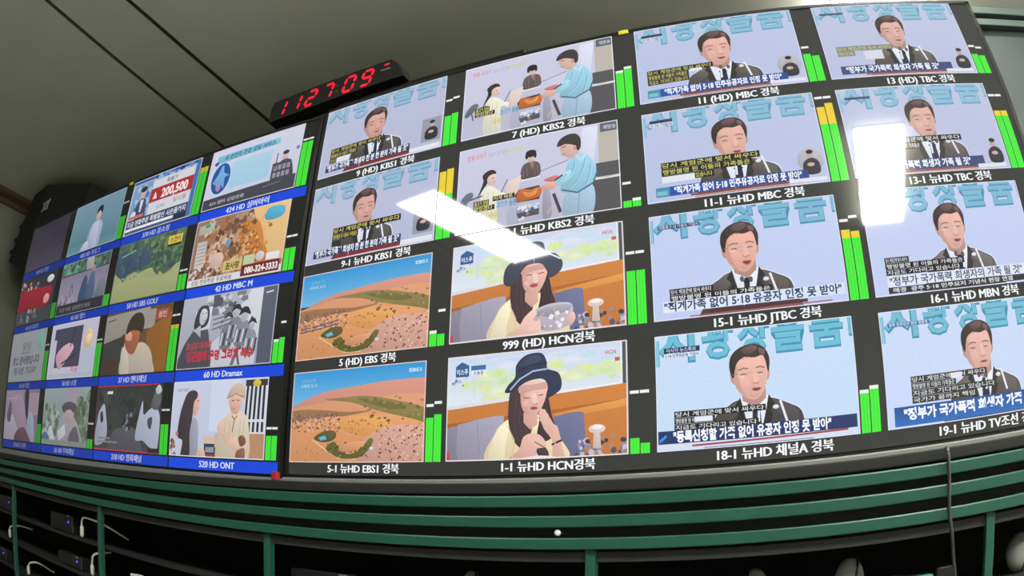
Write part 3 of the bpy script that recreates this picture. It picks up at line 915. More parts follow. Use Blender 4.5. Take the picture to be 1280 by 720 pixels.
def pic_sale(c):
    c.rect(0, 0, 160, 90, (176, 182, 200))
    c.rect(0, 0, 160, 6, (52, 92, 160)); c.rect(150, 0, 160, 90, (60, 110, 170)); c.speckle(22, 60, 1, 150, 8, [(30, 60, 130), (140, 170, 210), (90, 130, 190)], 2, 6, 1, 1.4)
    c.rect(4, 8, 52, 80, (120, 152, 190)); c.speckle(16, 6, 10, 50, 60, [(60, 110, 170), (150, 190, 214), (90, 140, 190)], 3, 9, 2)
    c.smooth([(18, 84), (18, 50), (24, 36), (34, 34), (44, 42), (46, 84)], (64, 70, 96)); c.poly([(28, 36), (36, 36), (34, 56), (30, 56)], (206, 210, 220))
    c.ell(31, 25, 7, 9, (206, 168, 158)); c.ell(31, 18, 8, 5, (46, 42, 50)); c.smooth([(6, 62), (14, 52), (22, 56), (18, 74), (6, 78)], (196, 200, 216))
    c.rect(54, 10, 148, 66, (206, 208, 216)); c.text('\ud2b9\ubcc4\uac00', 86, 20, 8, (110, 110, 126), width=26)
    c.rect(52, 24, 150, 47, (170, 44, 50)); c.poly([(60, 42), (64, 30), (70, 42)], (236, 232, 234)); c.text('200,500', 80, 43, 20, (236, 226, 226), width=60, bold=.04)
    c.text('\uc6d4 \ub0a9\ubd80\uae08', 74, 60, 7, (150, 150, 164), width=20); c.text('\uc77c\uc2dc\ubd88', 112, 58, 9, (170, 140, 150), width=30)
    c.rect(4, 66, 150, 80, (54, 64, 92)); c.text('\uc9c0\uae08 \uc804\ud654\uc8fc\ubb38 \ud2b9\ubcc4\ud560\uc778 \uc0ac\uc740\ud488\uae4c\uc9c0', 6, 77, 10, (206, 210, 222), width=140, bold=.03)
    c.rect(4, 80, 120, 84, (226, 228, 234)); c.rect(4, 84.5, 150, 89, (70, 82, 120)); c.rect(122, 80, 150, 88, (40, 46, 64))
    c.rect(6, 60, 44, 65, (190, 110, 96))
    border(c, (196, 200, 214), 1.2)

def pic_medical(c):
    c.rect(0, 0, 160, 90, (206, 208, 226), (196, 200, 222))
    c.poly([(12, 10), (122, 10), (124, 19), (12, 22)], (120, 186, 204)); c.text('\ub0b4 \uc190\uc548\uc758 \uac74\uac15 \uc0c1\ub2f4 \uc11c\ube44\uc2a4', 26, 18, 8, (40, 96, 140), width=90, bold=.03)
    c.ell(12, 21, 4, 3, (40, 90, 140))
    c.rect(44, 26, 114, 66, (170, 206, 226), (158, 200, 222)); c.ell(26, 46, 17.5, 23, (28, 84, 156))
    c.smooth([(12, 50), (20, 38), (24, 28), (28, 28), (31, 38), (41, 44), (34, 46), (35, 62), (28, 56), (22, 64), (18, 54)], (116, 164, 214)); c.ell(25, 60, 4, 5, (196, 120, 170))
    c.smooth([(124, 74), (126, 54), (133, 46), (142, 46), (150, 54), (152, 76)], (70, 68, 80)); c.rect(118, 48, 148, 74, (74, 72, 84))
    for i in range(8):
        c.rect(121 + (i % 4) * 7, 52 + (i // 4) * 10, 126 + (i % 4) * 7, 59 + (i // 4) * 10, (150, 146, 160))
    c.ell(137, 40, 4.6, 6, (206, 176, 172)); c.ell(137, 35.5, 5, 3, (60, 52, 58)); c.line([(124, 34), (123, 56)], 1.6, (60, 60, 70)); c.ell(155, 33, 2.4, 3, (120, 124, 140))
    c.poly([(0, 74), (160, 70), (160, 90), (0, 90)], (66, 66, 78)); c.text('424 \uc13c\ud130 \uc0c1\ub2f4\uc804\ud654', 14, 84, 6, (176, 178, 190), width=64); c.line([(108, 78), (136, 76)], 1.6, (110, 110, 124))
    border(c, (206, 208, 220), 1.1)

def pic_red_stage(c):
    c.rect(0, 0, 160, 90, (44, 46, 58)); c.smooth([(0, 26), (40, 22), (100, 26), (146, 30), (140, 60), (90, 66), (40, 66), (4, 62)], (132, 30, 46))
    c.speckle(22, 4, 10, 90, 26, [(176, 170, 176), (60, 54, 62), (196, 120, 110), (110, 80, 88)], 3, 7, 6); c.ell(134, 14, 14, 7, (196, 196, 204)); c.ell(130, 50, 12, 9, (196, 140, 136))
    c.rect(0, 64, 160, 90, (58, 60, 66)); c.speckle(22, 14, 64, 100, 84, [(120, 122, 130), (84, 84, 92), (150, 150, 156)], 2, 7, 8)

def pic_two_scenes(c):
    c.rect(0, 0, 160, 90, (74, 92, 82)); c.speckle(70, 0, 0, 160, 24, [(60, 130, 118), (90, 110, 80), (110, 132, 100), (60, 76, 66), (80, 160, 150)], 3, 8, 3)
    c.smooth([(84, 0), (106, 0), (108, 28), (92, 30)], (150, 152, 160))
    c.rect(0, 22, 160, 72, (122, 116, 140), (140, 132, 154)); c.line([(0, 23), (160, 22)], 1.6, (60, 56, 66))
    c.smooth([(76, 72), (80, 42), (88, 30), (98, 40), (102, 72)], (58, 76, 104)); c.smooth([(100, 72), (104, 34), (112, 26), (120, 36), (126, 70)], (74, 92, 120)); c.ell(111, 22, 6, 6, (150, 126, 130))
    c.smooth([(130, 74), (134, 50), (146, 44), (158, 52), (160, 74)], (104, 112, 122)); c.line([(40, 56), (46, 40), (52, 56)], 2, (80, 70, 90)); c.speckle(18, 0, 56, 60, 72, [(110, 100, 118), (150, 142, 160)], 3, 8, 2)
    c.rect(0, 72, 160, 90, (44, 44, 54)); c.text('\uc9c0\uae08 \ubc14\ub85c \uc0c1\ub2f4\ubc1b\uc73c\uc138\uc694', 12, 84, 8, (110, 112, 124), width=110)
    border(c, (150, 150, 160), 1.0)

def pic_golf(c):
    c.rect(0, 0, 160, 90, (72, 96, 80))
    c.speckle(170, 0, 0, 160, 52, [(62, 88, 80), (78, 108, 76), (92, 120, 88), (56, 78, 72), (104, 128, 92), (66, 92, 96)], 3, 9, 14)
    c.poly([(0, 14), (20, 12), (34, 20), (60, 12), (88, 24), (90, 40), (66, 46), (44, 44), (30, 56), (18, 52), (0, 44)], (62, 80, 100))
    c.speckle(40, 4, 14, 90, 46, [(70, 90, 108), (56, 74, 92), (76, 104, 98)], 2, 6, 16)
    c.speckle(60, 84, 6, 160, 50, [(84, 112, 78), (56, 80, 66), (110, 132, 92)], 3, 8, 15)
    c.poly([(0, 44), (10, 50), (18, 54), (26, 60), (34, 54), (44, 50), (54, 48), (66, 52), (84, 48), (96, 48), (104, 56), (112, 62), (116, 56), (126, 62), (140, 58), (148, 52), (160, 48), (160, 90), (0, 90)], (150, 156, 112))
    c.poly([(0, 62), (60, 58), (120, 66), (160, 60), (160, 90), (0, 90)], (152, 158, 112))
    c.speckle(14, 20, 50, 70, 58, [(190, 194, 186), (90, 110, 96), (120, 130, 100)], 1, 2.4, 18)
    c.rect(124, 8, 154, 20, (214, 188, 70)); c.text('\uc2a4\ucf54\uc5b4', 128, 17.6, 9, (80, 70, 40), width=22); c.rect(124, 20, 154, 24, (50, 56, 50))
    c.line([(12, 20), (46, 14)], 2, (120, 170, 160))
    border(c, (110, 122, 100), .8)

def pic_honey(c):
    c.rect(0, 0, 160, 90, (150, 116, 96)); c.speckle(240, 20, 4, 132, 80, [(176, 140, 112), (120, 84, 66), (206, 180, 158), (96, 66, 56), (160, 110, 74), (190, 150, 118)], 3, 10, 17)
    c.poly([(100, 0), (160, 0), (160, 74), (138, 72), (118, 40)], (222, 184, 128)); c.smooth([(84, 30), (96, 14), (114, 20), (128, 50), (136, 72), (110, 72), (88, 54)], (196, 126, 62))
    for j in range(7):
        for i in range(6):
            x, y = 86 + i * 8 + (j % 2) * 4, 20 + j * 8
            if 78 + j * 3 < x < 100 + j * 5.4:
                c.ell(x, y, 3.4, 3.9, (146, 84, 40), n=6); c.ell(x - .4, y - .6, 2.2, 2.6, (206, 140, 76), n=6)
    c.speckle(46, 80, 14, 108, 74, [(150, 96, 56), (186, 130, 84), (120, 78, 52), (206, 160, 120)], 2, 6, 41); c.speckle(30, 100, 12, 134, 74, [(206, 140, 76), (160, 100, 54), (222, 170, 110)], 1.5, 4, 42)
    c.ell(66, 40, 4.4, 6, (110, 150, 170)); c.smooth([(38, 56), (52, 50), (62, 58), (54, 70), (40, 68)], (206, 176, 166))
    c.poly([(6, 8), (36, 5), (34, 17), (6, 20)], (170, 176, 166)); c.ell(22, 9, 5, 2.6, (70, 150, 96)); c.rect(8, 30, 26, 66, (190, 182, 182), (200, 192, 190))
    for i in range(6):
        c.line([(10, 36 + i * 5), (24, 35 + i * 5)], 1.0, (130, 120, 124))
    c.smooth([(124, 8), (136, 4), (152, 8), (152, 18), (140, 22), (124, 20)], (84, 170, 200)); c.speckle(30, 2, 66, 60, 80, [(110, 66, 56), (206, 196, 190), (150, 100, 84)], 2, 5, 9)
    c.rect(64, 64, 96, 78, (206, 186, 112)); c.text('\uaf40\uc0ac\ub791', 68, 75, 10, (80, 62, 40), width=24, bold=.03); c.rect(98, 62, 116, 74, (190, 200, 160)); c.ell(124, 66, 7, 6, (196, 196, 200)); c.rect(134, 64, 154, 73, (226, 222, 224))
    c.rect(0, 81, 160, 90, (216, 216, 218)); c.text('\uc0c1\ub2f4 \uc804\ud654\uc8fc\ubb38 \ubb34\ub8cc\ubc30\uc1a1', 8, 88, 7, (120, 116, 120), width=74); c.rect(96, 74, 156, 88, (110, 34, 44)); c.text('080-324-3333', 102, 85, 11, (238, 228, 226), width=52, bold=.04)
    border(c, (216, 206, 200), 1.0)

def pic_notice(c):
    c.rect(0, 0, 160, 90, (136, 140, 144), (128, 132, 138)); c.smooth([(126, 10), (142, 8), (148, 30), (134, 36)], (90, 160, 146)); c.text('\uc54c\ub9bc', 56, 32, 16, (104, 110, 116), width=40, bold=.03); c.rect(52, 36, 96, 41, (116, 120, 128))
    c.text('\ubc29\uc1a1 \uc900\ube44\uc911\uc785\ub2c8\ub2e4', 16, 58, 16, (88, 92, 98), width=126, bold=.05); c.text('\uc7a0\uc2dc\ub9cc \uae30\ub2e4\ub824', 26, 76, 14, (96, 100, 106), width=104, bold=.05)

def pic_product(c):
    c.rect(0, 0, 160, 90, (182, 178, 196)); c.rect(14, 8, 112, 72, (66, 64, 84)); c.smooth([(28, 52), (50, 38), (76, 34), (88, 42), (74, 56), (48, 74), (36, 70)], (190, 150, 164)); c.line([(86, 12), (76, 40)], 3, (50, 48, 62)); c.line([(50, 66), (100, 52)], 2.6, (44, 42, 54))
    c.rect(6, 26, 24, 84, (176, 176, 190)); c.smooth([(120, 26), (130, 16), (144, 20), (148, 36), (134, 46), (122, 42)], (206, 176, 140)); c.smooth([(126, 28), (140, 24), (140, 36), (130, 38)], (220, 196, 170)); c.rect(112, 46, 160, 90, (168, 176, 192))
    c.text('\uc9c0\uae08', 84, 80, 10, (190, 110, 150), width=26, bold=.04); c.rect(0, 82, 160, 90, (160, 170, 186)); border(c, (196, 194, 206), 1.2)

def pic_man_white(c):
    c.rect(0, 0, 160, 90, (96, 74, 48)); c.poly([(0, 4), (110, 0), (106, 24), (46, 40), (0, 44)], (142, 138, 132)); c.rect(94, 4, 124, 30, (150, 142, 138)); c.poly([(108, 34), (160, 10), (160, 90), (116, 90)], (136, 90, 40))
    c.poly([(0, 44), (50, 36), (60, 90), (0, 90)], (56, 56, 54)); c.rect(14, 68, 40, 90, (72, 46, 38)); c.smooth([(56, 92), (54, 60), (60, 50), (78, 52), (100, 48), (120, 58), (130, 76), (130, 92)], (176, 164, 150))
    c.smooth([(58, 92), (52, 70), (52, 54), (58, 46), (66, 54), (72, 70), (76, 92)], (186, 178, 168)); c.smooth([(56, 42), (60, 30), (74, 26), (90, 30), (92, 46), (84, 62), (72, 62), (62, 54)], (150, 92, 66)); c.smooth([(58, 34), (66, 31), (74, 36), (72, 44), (60, 42)], (206, 146, 116))
    c.smooth([(58, 34), (62, 16), (76, 6), (92, 8), (100, 20), (98, 34), (90, 32), (80, 30), (70, 30)], (58, 48, 42)); c.smooth([(44, 46), (50, 34), (56, 36), (56, 52)], (70, 54, 46)); c.rect(124, 6, 154, 20, (150, 74, 66)); c.text('\uc131\uc778', 130, 17, 10, (214, 180, 170), width=18); c.line([(6, 12), (26, 10)], 2, (90, 78, 70))

def pic_warrior_bw(c):
    c.rect(0, 0, 160, 90, (176, 178, 190), (156, 158, 170)); c.poly([(120, 0), (140, 0), (134, 90), (64, 90), (62, 60), (78, 50)], (200, 202, 212)); c.speckle(30, 44, 2, 112, 24, [(120, 122, 132), (200, 202, 210), (84, 86, 96)], 2, 8, 3, 1.6)
    c.smooth([(2, 92), (8, 64), (22, 46), (32, 34), (46, 36), (56, 54), (60, 92)], (74, 76, 84)); c.poly([(26, 18), (56, 14), (54, 42), (26, 44)], (204, 206, 214)); c.smooth([(26, 40), (28, 20), (36, 12), (48, 14), (52, 26), (50, 36), (42, 40)], (62, 62, 70)); c.smooth([(34, 24), (38, 16), (46, 18), (48, 28), (42, 36), (36, 34)], (196, 194, 200)); c.poly([(26, 42), (38, 36), (40, 52)], (170, 172, 180))
    c.line([(38, 22), (41, 22)], .9, (90, 88, 96)); c.line([(44, 21.6), (47, 22)], .9, (90, 88, 96)); c.line([(41, 31), (45, 31)], .9, (120, 112, 120))
    c.speckle(60, 74, 34, 132, 74, [(70, 72, 82), (196, 198, 206), (110, 112, 122), (150, 152, 160)], 1.2, 3.6, 19)
    for i, (x, y, s_) in enumerate(((86, 34, 1.0), (98, 26, 1.1), (112, 32, 1.25), (126, 44, .9))):
        c.smooth([(x - 9 * s_, y + 34), (x - 10 * s_, y + 14), (x - 4 * s_, y + 6), (x + 5 * s_, y + 6), (x + 10 * s_, y + 16), (x + 8 * s_, y + 34)], (118 + i * 6, 120 + i * 6, 130 + i * 6)); c.ell(x, y, 5 * s_, 6 * s_, (176, 176, 184)); c.smooth([(x - 7 * s_, y - 1), (x - 3 * s_, y - 8 * s_), (x + 4 * s_, y - 8 * s_), (x + 8 * s_, y - 1), (x, y - 4)], (48, 48, 56))
        for k in range(4):
            c.line([(x - 7 * s_ + k * 5, y + 16), (x - 9 * s_ + k * 5, y + 30)], 2.4, (60, 60, 70) if k % 2 else (206, 206, 214))
    for k in range(3):
        c.line([(60, 32 + k * 6), (92, 28 + k * 5)], 1.4, (90, 92, 100))
    c.line([(98, 92), (108, 66)], 5, (110, 110, 120)); c.line([(112, 92), (106, 72)], 3, (80, 80, 90)); c.text('\uc870\uc120\uc758 \ub9c8\uc9c0\ub9c9', 16, 66, 10, (176, 60, 76), width=46, bold=.05); c.text('\uc7a5\uad70\ub4e4\uc758 \uc6b4\uba85 \uadf8\ub9ac\uace0 \ubcf5\uc218', 18, 80, 13, (180, 50, 68), width=114, bold=.06)
    c.rect(138, 0, 160, 90, (92, 96, 112), (84, 88, 104)); c.line([(143, 8), (153, 7)], 1.6, (216, 218, 226)); border(c, (176, 178, 190), 1.1)

def pic_family(c):
    c.rect(0, 0, 160, 90, (112, 102, 120)); c.rect(0, 0, 90, 90, (130, 118, 134)); c.smooth([(0, 60), (20, 46), (60, 50), (80, 92), (-4, 92)], (140, 136, 150)); c.smooth([(30, 20), (60, 8), (92, 20), (110, 60), (100, 84), (60, 60)], (136, 116, 134)); c.smooth([(96, 6), (112, 0), (116, 50), (104, 40)], (44, 40, 52)); c.rect(116, 6, 160, 44, (142, 124, 136))
    c.smooth([(112, 86), (118, 44), (134, 40), (146, 60), (146, 90)], (130, 140, 154)); c.smooth([(60, 92), (66, 74), (100, 66), (124, 80), (130, 92)], (90, 62, 74)); c.smooth([(14, 40), (24, 20), (34, 30), (32, 56), (16, 56)], (84, 76, 92)); c.line([(10, 16), (60, 14)], 2, (150, 140, 152))

def pic_soldier(c):
    c.rect(0, 0, 160, 90, (136, 150, 152), (110, 118, 112)); c.rect(80, 0, 132, 26, (146, 138, 150)); c.speckle(50, 0, 30, 60, 90, [(86, 98, 84), (104, 112, 100), (150, 156, 152)], 4, 10, 5); c.speckle(40, 116, 10, 160, 84, [(92, 104, 84), (110, 120, 104), (78, 88, 76)], 4, 12, 6)
    c.smooth([(50, 84), (66, 50), (86, 40), (110, 44), (132, 62), (140, 92), (40, 92)], (138, 138, 148)); c.smooth([(70, 30), (86, 22), (112, 24), (122, 32), (112, 38), (84, 40)], (76, 74, 80)); c.smooth([(82, 38), (100, 34), (112, 42), (104, 54), (88, 52)], (160, 140, 142)); c.smooth([(100, 92), (104, 70), (124, 60), (138, 92)], (92, 84, 92)); c.smooth([(20, 78), (30, 60), (44, 70), (50, 88), (14, 92)], (168, 172, 178))
    c.smooth([(0, 78), (12, 70), (30, 78), (24, 88), (0, 88)], (76, 96, 130)); c.poly([(60, 68), (84, 56), (90, 72), (66, 84)], (176, 174, 184)); c.rect(0, 82, 160, 90, (120, 126, 122))

def pic_night_fight(c):
    c.rect(0, 0, 160, 90, (48, 52, 52), (66, 66, 72)); c.speckle(40, 10, 4, 130, 60, [(44, 48, 46), (58, 62, 60), (52, 56, 54)], 6, 16, 9); c.smooth([(40, 92), (50, 64), (76, 58), (104, 60), (120, 92)], (78, 78, 86)); c.speckle(16, 70, 40, 96, 60, [(120, 122, 132), (90, 92, 100), (40, 40, 46)], 2, 5, 3)
    c.smooth([(2, 82), (6, 44), (14, 30), (22, 26), (28, 40), (34, 62), (28, 78)], (150, 156, 172)); c.smooth([(12, 40), (18, 36), (22, 48), (16, 52)], (54, 56, 64)); c.ell(24, 18, 6, 9, (70, 70, 72)); c.rect(28, 8, 42, 12, (206, 210, 214))
    c.smooth([(106, 72), (112, 40), (118, 22), (122, 40), (134, 34), (146, 30), (158, 44), (156, 84), (140, 82), (124, 74)], (164, 170, 188)); c.smooth([(132, 46), (142, 44), (140, 58), (134, 56)], (70, 72, 82)); c.smooth([(138, 30), (142, 14), (152, 8), (158, 20), (152, 34)], (90, 92, 96)); c.smooth([(144, 8), (152, 2), (158, 10), (150, 14)], (180, 186, 190))
    c.rect(10, 72, 42, 74.6, (120, 120, 128)); c.rect(10, 77, 62, 79.4, (120, 120, 128)); c.line([(0, 1), (150, 1)], 1.6, (176, 40, 60)); c.line([(0, 0), (0, 90)], 1.6, (150, 50, 64)); c.line([(0, 89), (160, 89)], 1.4, (196, 44, 84)); c.rect(136, 83, 160, 89, (40, 36, 44))

def pic_two_talk(c):
    c.rect(0, 0, 160, 90, (196, 202, 222), (186, 192, 214)); c.rect(70, 0, 118, 60, (204, 210, 230)); c.rect(126, 4, 160, 62, (210, 214, 224))
    for i in range(5):
        c.poly([(128 + i * 6.2, 8), (131.4 + i * 6.2, 8), (130 + i * 6.6, 60), (126.6 + i * 6.6, 60)], (46, 46, 56))
    c.rect(126, 2, 160, 9, (60, 58, 60)); c.ell(143, 6, 6, 4, (206, 186, 70)); c.rect(128, 46, 160, 49, (210, 212, 220)); c.rect(126, 62, 160, 92, (180, 138, 106)); c.rect(62, 66, 94, 72, (216, 178, 156)); c.rect(64, 74, 84, 92, (60, 62, 72)); c.rect(67, 78, 81, 84, (140, 150, 160)); c.rect(66, 86, 82, 91, (150, 60, 56)); c.rect(82, 62, 100, 78, (206, 170, 150))
    # woman with long dark hair, in profile
    c.smooth([(36, 58), (40, 46), (46, 44), (52, 56), (52, 92), (40, 92)], (150, 152, 170)); c.smooth([(44, 14), (50, 18), (51, 30), (49, 38), (43, 42), (38, 30)], (214, 172, 158)); c.smooth([(14, 66), (16, 42), (22, 24), (28, 14), (38, 11), (46, 14), (46, 20), (41, 26), (40, 44), (37, 62), (38, 92), (22, 92), (24, 72)], (62, 54, 60))
    c.speckle(14, 0, 62, 14, 90, [(170, 120, 110), (206, 190, 180), (90, 70, 76)], 2, 5, 3); c.smooth([(52, 84), (60, 76), (66, 84), (66, 92), (52, 92)], (206, 176, 166))
    # man in beige with a cap
    c.smooth([(86, 92), (90, 56), (96, 44), (104, 38), (118, 36), (130, 42), (136, 60), (134, 92)], (204, 190, 170)); c.smooth([(84, 56), (92, 46), (100, 52), (112, 66), (106, 74), (92, 66)], (214, 184, 164)); c.smooth([(104, 70), (116, 66), (134, 72), (136, 82), (122, 82), (108, 78)], (220, 184, 166)); c.smooth([(120, 66), (128, 64), (132, 72), (124, 76)], (120, 82, 62)); c.smooth([(118, 82), (130, 78), (130, 92), (118, 92)], (134, 96, 76))
    c.smooth([(102, 22), (104, 34), (110, 40), (118, 38), (122, 26), (120, 18)], (214, 170, 150)); c.smooth([(98, 22), (102, 12), (110, 6), (120, 6), (126, 14), (126, 24), (120, 18), (108, 17)], (198, 176, 154)); c.line([(98, 22), (112, 17), (124, 21)], 1.4, (150, 128, 110)); c.line([(108, 42), (112, 46), (110, 60)], 1.4, (160, 90, 84)); c.line([(112, 46), (116, 42)], 1.2, (160, 90, 84))
    c.line([(106, 25), (110, 24.6)], 1, (110, 80, 72)); c.line([(114, 24.4), (118, 24.6)], 1, (110, 80, 72)); c.line([(108, 34), (112, 34.4)], .9, (168, 104, 96)); c.line([(47, 24), (50, 23.6)], .9, (90, 66, 64)); c.line([(48.6, 33), (50.4, 32.6)], .9, (176, 104, 98))
    for fx in (98, 106, 122, 128):
        c.line([(fx, 48), (fx - 1, 66)], .8, (182, 168, 148))
    c.text('\ub9cc\ub0a8\uc758 \uc7ac\ubc1c\uacac', 8, 12, 4.6, (140, 146, 166), width=22); border(c, (216, 218, 228), 1.1)

# ------------------------------------------------------------------ the two wall displays
PITCH = 0.475                       # width of one of the 4 x 4 channel cells
CELLH = PITCH * 0.5648
SW, SH = PITCH * 4, CELLH * 4

def cell_map(r, cidx, vw, vh):
    def f(x, y):
        return (-SW / 2 + PITCH * (cidx + vw * x / 160.0), SH - CELLH * (r + vh * y / 90.0))
    return f

def cell_full(r, cidx):             # isotropic units over a whole cell: 177 x 100
    def f(x, y):
        return (-SW / 2 + PITCH * (cidx + x / 177.05), SH - CELLH * (r + y / 100.0))
    return f

def level_meter(parent, mt, k, r, cidx, vw, vh, levels, yellow, peaks, caps, wide=1.0, dull=1.0):
    if not levels:
        return
    x0 = vw * 177.05 + 1.3
    bw = 7.5 * wide
    H_ = vh * 100
    grn = (70 * dull, 238 * dull, 60 * dull)
    yel = (238 * dull, 206 * dull, 52 * dull)
    for i in (0, 1):
        c = Canvas(177.05, 100, k)
        c.clip = (-10, -10, 200, 110)
        xa, xb = x0 + i * (bw + .5), x0 + i * (bw + .5) + bw - .3
        lv = levels[i]
        if lv:
            c.rect(xa, H_ * (1 - lv), xb, H_, grn)
            for q in range(1, 3):
                c.line([(xa + bw * q / 3, H_ * (1 - lv)), (xa + bw * q / 3, H_)], .25, (40 * dull, 190 * dull, 40 * dull))
            if yellow and lv > yellow:
                c.rect(xa, H_ * (1 - lv), xb, H_ * (1 - yellow), yel)
            if caps and caps[i]:
                c.rect(xa, H_ * (1 - lv) - 1, xb, H_ * (1 - lv) + 1.6, (236 * dull, 244 * dull, 236 * dull))
        if c.polys:
            c.build('level_meter', mt, parent, cell_full(r, cidx), base=.0004)
        c = Canvas(177.05, 100, k)
        c.clip = (-10, -10, 200, 110)
        if peaks and peaks[i]:
            c.rect(xa, H_ * (1 - peaks[i]) - 1.2, xb, H_ * (1 - peaks[i]) + 1.2, (240 * dull, 240 * dull, 240 * dull))
            c.build('peak_mark', mt, parent, cell_full(r, cidx), base=.0004)

def caption(parent, mt, k, r, cidx, text, blue=None, ink=(244, 246, 250), dull=1.0, width=None, size=9.6):
    c = Canvas(177.05, 100, k)
    c.clip = (-1, 0, 178, 104)
    if blue:
        c.rect(0, 87.6, 174.5, 99.6, blue)
        for dx in (-.35, 0, .35):
            c.text(text, 84 + dx, 96.8, 10, ink, 'C', width=width, bold=0.0)
    else:
        for dx in (-.4, -.13, .13, .4):
            c.text(text, 89.5 + dx, 97.0 + abs(dx) * .4, size, ink, 'C', width=width, bold=0.0)
    return c.build('channel_caption', mt, parent, cell_full(r, cidx), base=.0004)

def video_display(label, loc, rot, cells, mt, k, black, vw, vh, blue):
    t = empty('video_wall_display', loc, label, 'monitor', None, rot)
    # housing with a narrow front frame
    b = bmesh.new()
    e, tp, bt = .014, .011, loc[2] - 1.3185
    add_box(b, -SW / 2 - e, SW / 2 + e, .004, .055, -bt, SH + tp, .003)
    mesh_obj('housing', b, M['bezel'], t)
    b = bmesh.new()
    add_box(b, -SW / 2 - e, -SW / 2 - .0005, -.003, .006, -.001, SH + tp, .001)
    add_box(b, SW / 2 + .0005, SW / 2 + e, -.003, .006, -.001, SH + tp, .001)
    add_box(b, -SW / 2 - e, SW / 2 + e, -.003, .006, SH + .0005, SH + tp, .001)
    mesh_obj('bezel', b, M['bezel'], t)
    b = bmesh.new()
    add_box(b, -SW / 2 - e, SW / 2 + e, -.016, .006, -bt + .001, -.009, .0035)
    o = mesh_obj('bottom_lip', b, M['lip'], t)
    o['label'] = 'silver strip along the lower edge'
    c = Canvas(SW, SH, 1.0)
    c.rect(0, 0, SW, SH, black)
    c.build('screen_panel', mt, t, lambda x, y: (-SW / 2 + x, SH - y))
    for (r, q, fn, desc, cap, lv, yl, pk, cp) in cells:
        c = Canvas(160, 90, k)
        fn(c)
        p = c.build('channel_picture', mt, t, cell_map(r, q, vw, vh), base=.0003)
        p['label'] = desc
        if blue:
            d = .62 + .13 * q  # columns darken leftward: viewing-angle dimming put into caption and meter colours
            caption(p, mt, 1.0, r, q, cap, tuple(v * d for v in (16, 68, 214)), tuple(v * (.5 + .14 * q) for v in (235, 240, 250)))
            level_meter(p, mt, 1.0, r, q, vw, vh, lv, yl, pk, cp, 1.0, .62 + .11 * q)
        else:
            caption(p, mt, 1.0, r, q, cap)
            level_meter(p, mt, 1.0, r, q, vw, vh, lv, yl, pk, cp)
    s_ = mesh_obj('sticker', box(-.040, -.014, -.005, -.0025, SH - .002, SH + .011, .0005), M['yellow'], t)
    s_['label'] = 'small yellow sticker at the top edge'
    return t

GB = ' \uacbd\ubd81'
NW = ' \ub274HD '
R_CELLS = [
    (0, 0, lambda c: pic_news_boxed(c, 0), 'man in dark suit, navy headline and yellow subtitles, top left', '9 (HD) KBS1' + GB, (.40, .42), 0, (.62, .64), 0),
    (1, 0, lambda c: pic_news_boxed(c, 1), 'man in dark suit, navy headline, subtitles over his chin', '9-1' + NW + 'KBS1' + GB, (.80, .82), .52, 0, 0),
    (2, 0, lambda c: pic_desert(c, 0), 'desert town under blue sky, upper of the two', '5 (HD) EBS' + GB, (.15, .12), 0, (0, .36), (1, 0)),
    (3, 0, lambda c: pic_desert(c, 1), 'desert town under blue sky, lower of the two', '5-1' + NW + 'EBS1' + GB, (.43, .46), 0, (.55, .575), 0),
    (0, 1, lambda c: pic_studio(c, 0), 'cooking studio with tall man in pale blue shirt, top row', '7 (HD) KBS2' + GB, (.48, .52), 0, 0, (1, 1)),
    (1, 1, lambda c: pic_studio(c, 1), 'cooking studio with tall man in pale blue shirt, second row', '7-1' + NW + 'KBS2' + GB, (.07, .08), 0, (.26, 0), (0, 1)),
    (2, 1, lambda c: pic_diner(c, 0), 'woman in dark bucket hat holding a glass bowl', '999 (HD) HCN\uacbd\ubd81', (.50, .50), 0, (.675, .675), 0),
    (3, 1, lambda c: pic_diner(c, 1), 'woman in dark bucket hat eating with her hand at her mouth', '1-1' + NW + 'HCN\uacbd\ubd81', (.135, .09), 0, (.535, .535), 0),
    (0, 2, lambda c: pic_news_yellow(c, 0), 'man in dark suit, blue headline, round interpreter inset, top row', '11 (HD) MBC' + GB, (.36, .33), 0, (.45, 0), 0),
    (1, 2, lambda c: pic_news_yellow(c, 1), 'man in dark suit, blue headline, round interpreter inset, second row', '11-1' + NW + 'MBC' + GB, (.82, .86), .62, (.93, .93), 0),
    (2, 2, lambda c: pic_news_white(c), 'man in dark suit with glasses above a white headline', '15-1' + NW + 'JTBC' + GB, (.65, .63), .57, (.74, .77), 0),
    (3, 2, lambda c: pic_news_navy(c), 'man in dark suit with glasses above a navy headline', '18-1' + NW + '\ucc44\ub110A' + GB, (.35, .38), 0, 0, (1, 1)),
    (0, 3, lambda c: pic_news_plain(c, 0), 'washed out man in dark suit in the top right corner', '13 (HD) TBC' + GB, (.26, .24), 0, (.37, .35), 0),
    (1, 3, lambda c: pic_news_plain(c, 1), 'man in dark suit partly behind a square white reflection', '13-1' + NW + 'TBC' + GB, (.66, .66), .60, (.85, .85), 0),
    (2, 3, lambda c: pic_news_strip(c), 'man in dark suit, white headline over a black ticker', '16-1' + NW + 'MBN' + GB, (.4, .42), 0, (.6, .6), 0),
    (3, 3, lambda c: pic_news_blue(c), 'man in dark suit above a tall blue headline', '19-1' + NW + 'TV\uc870\uc120' + GB, (.3, .3), 0, 0, 0),
]
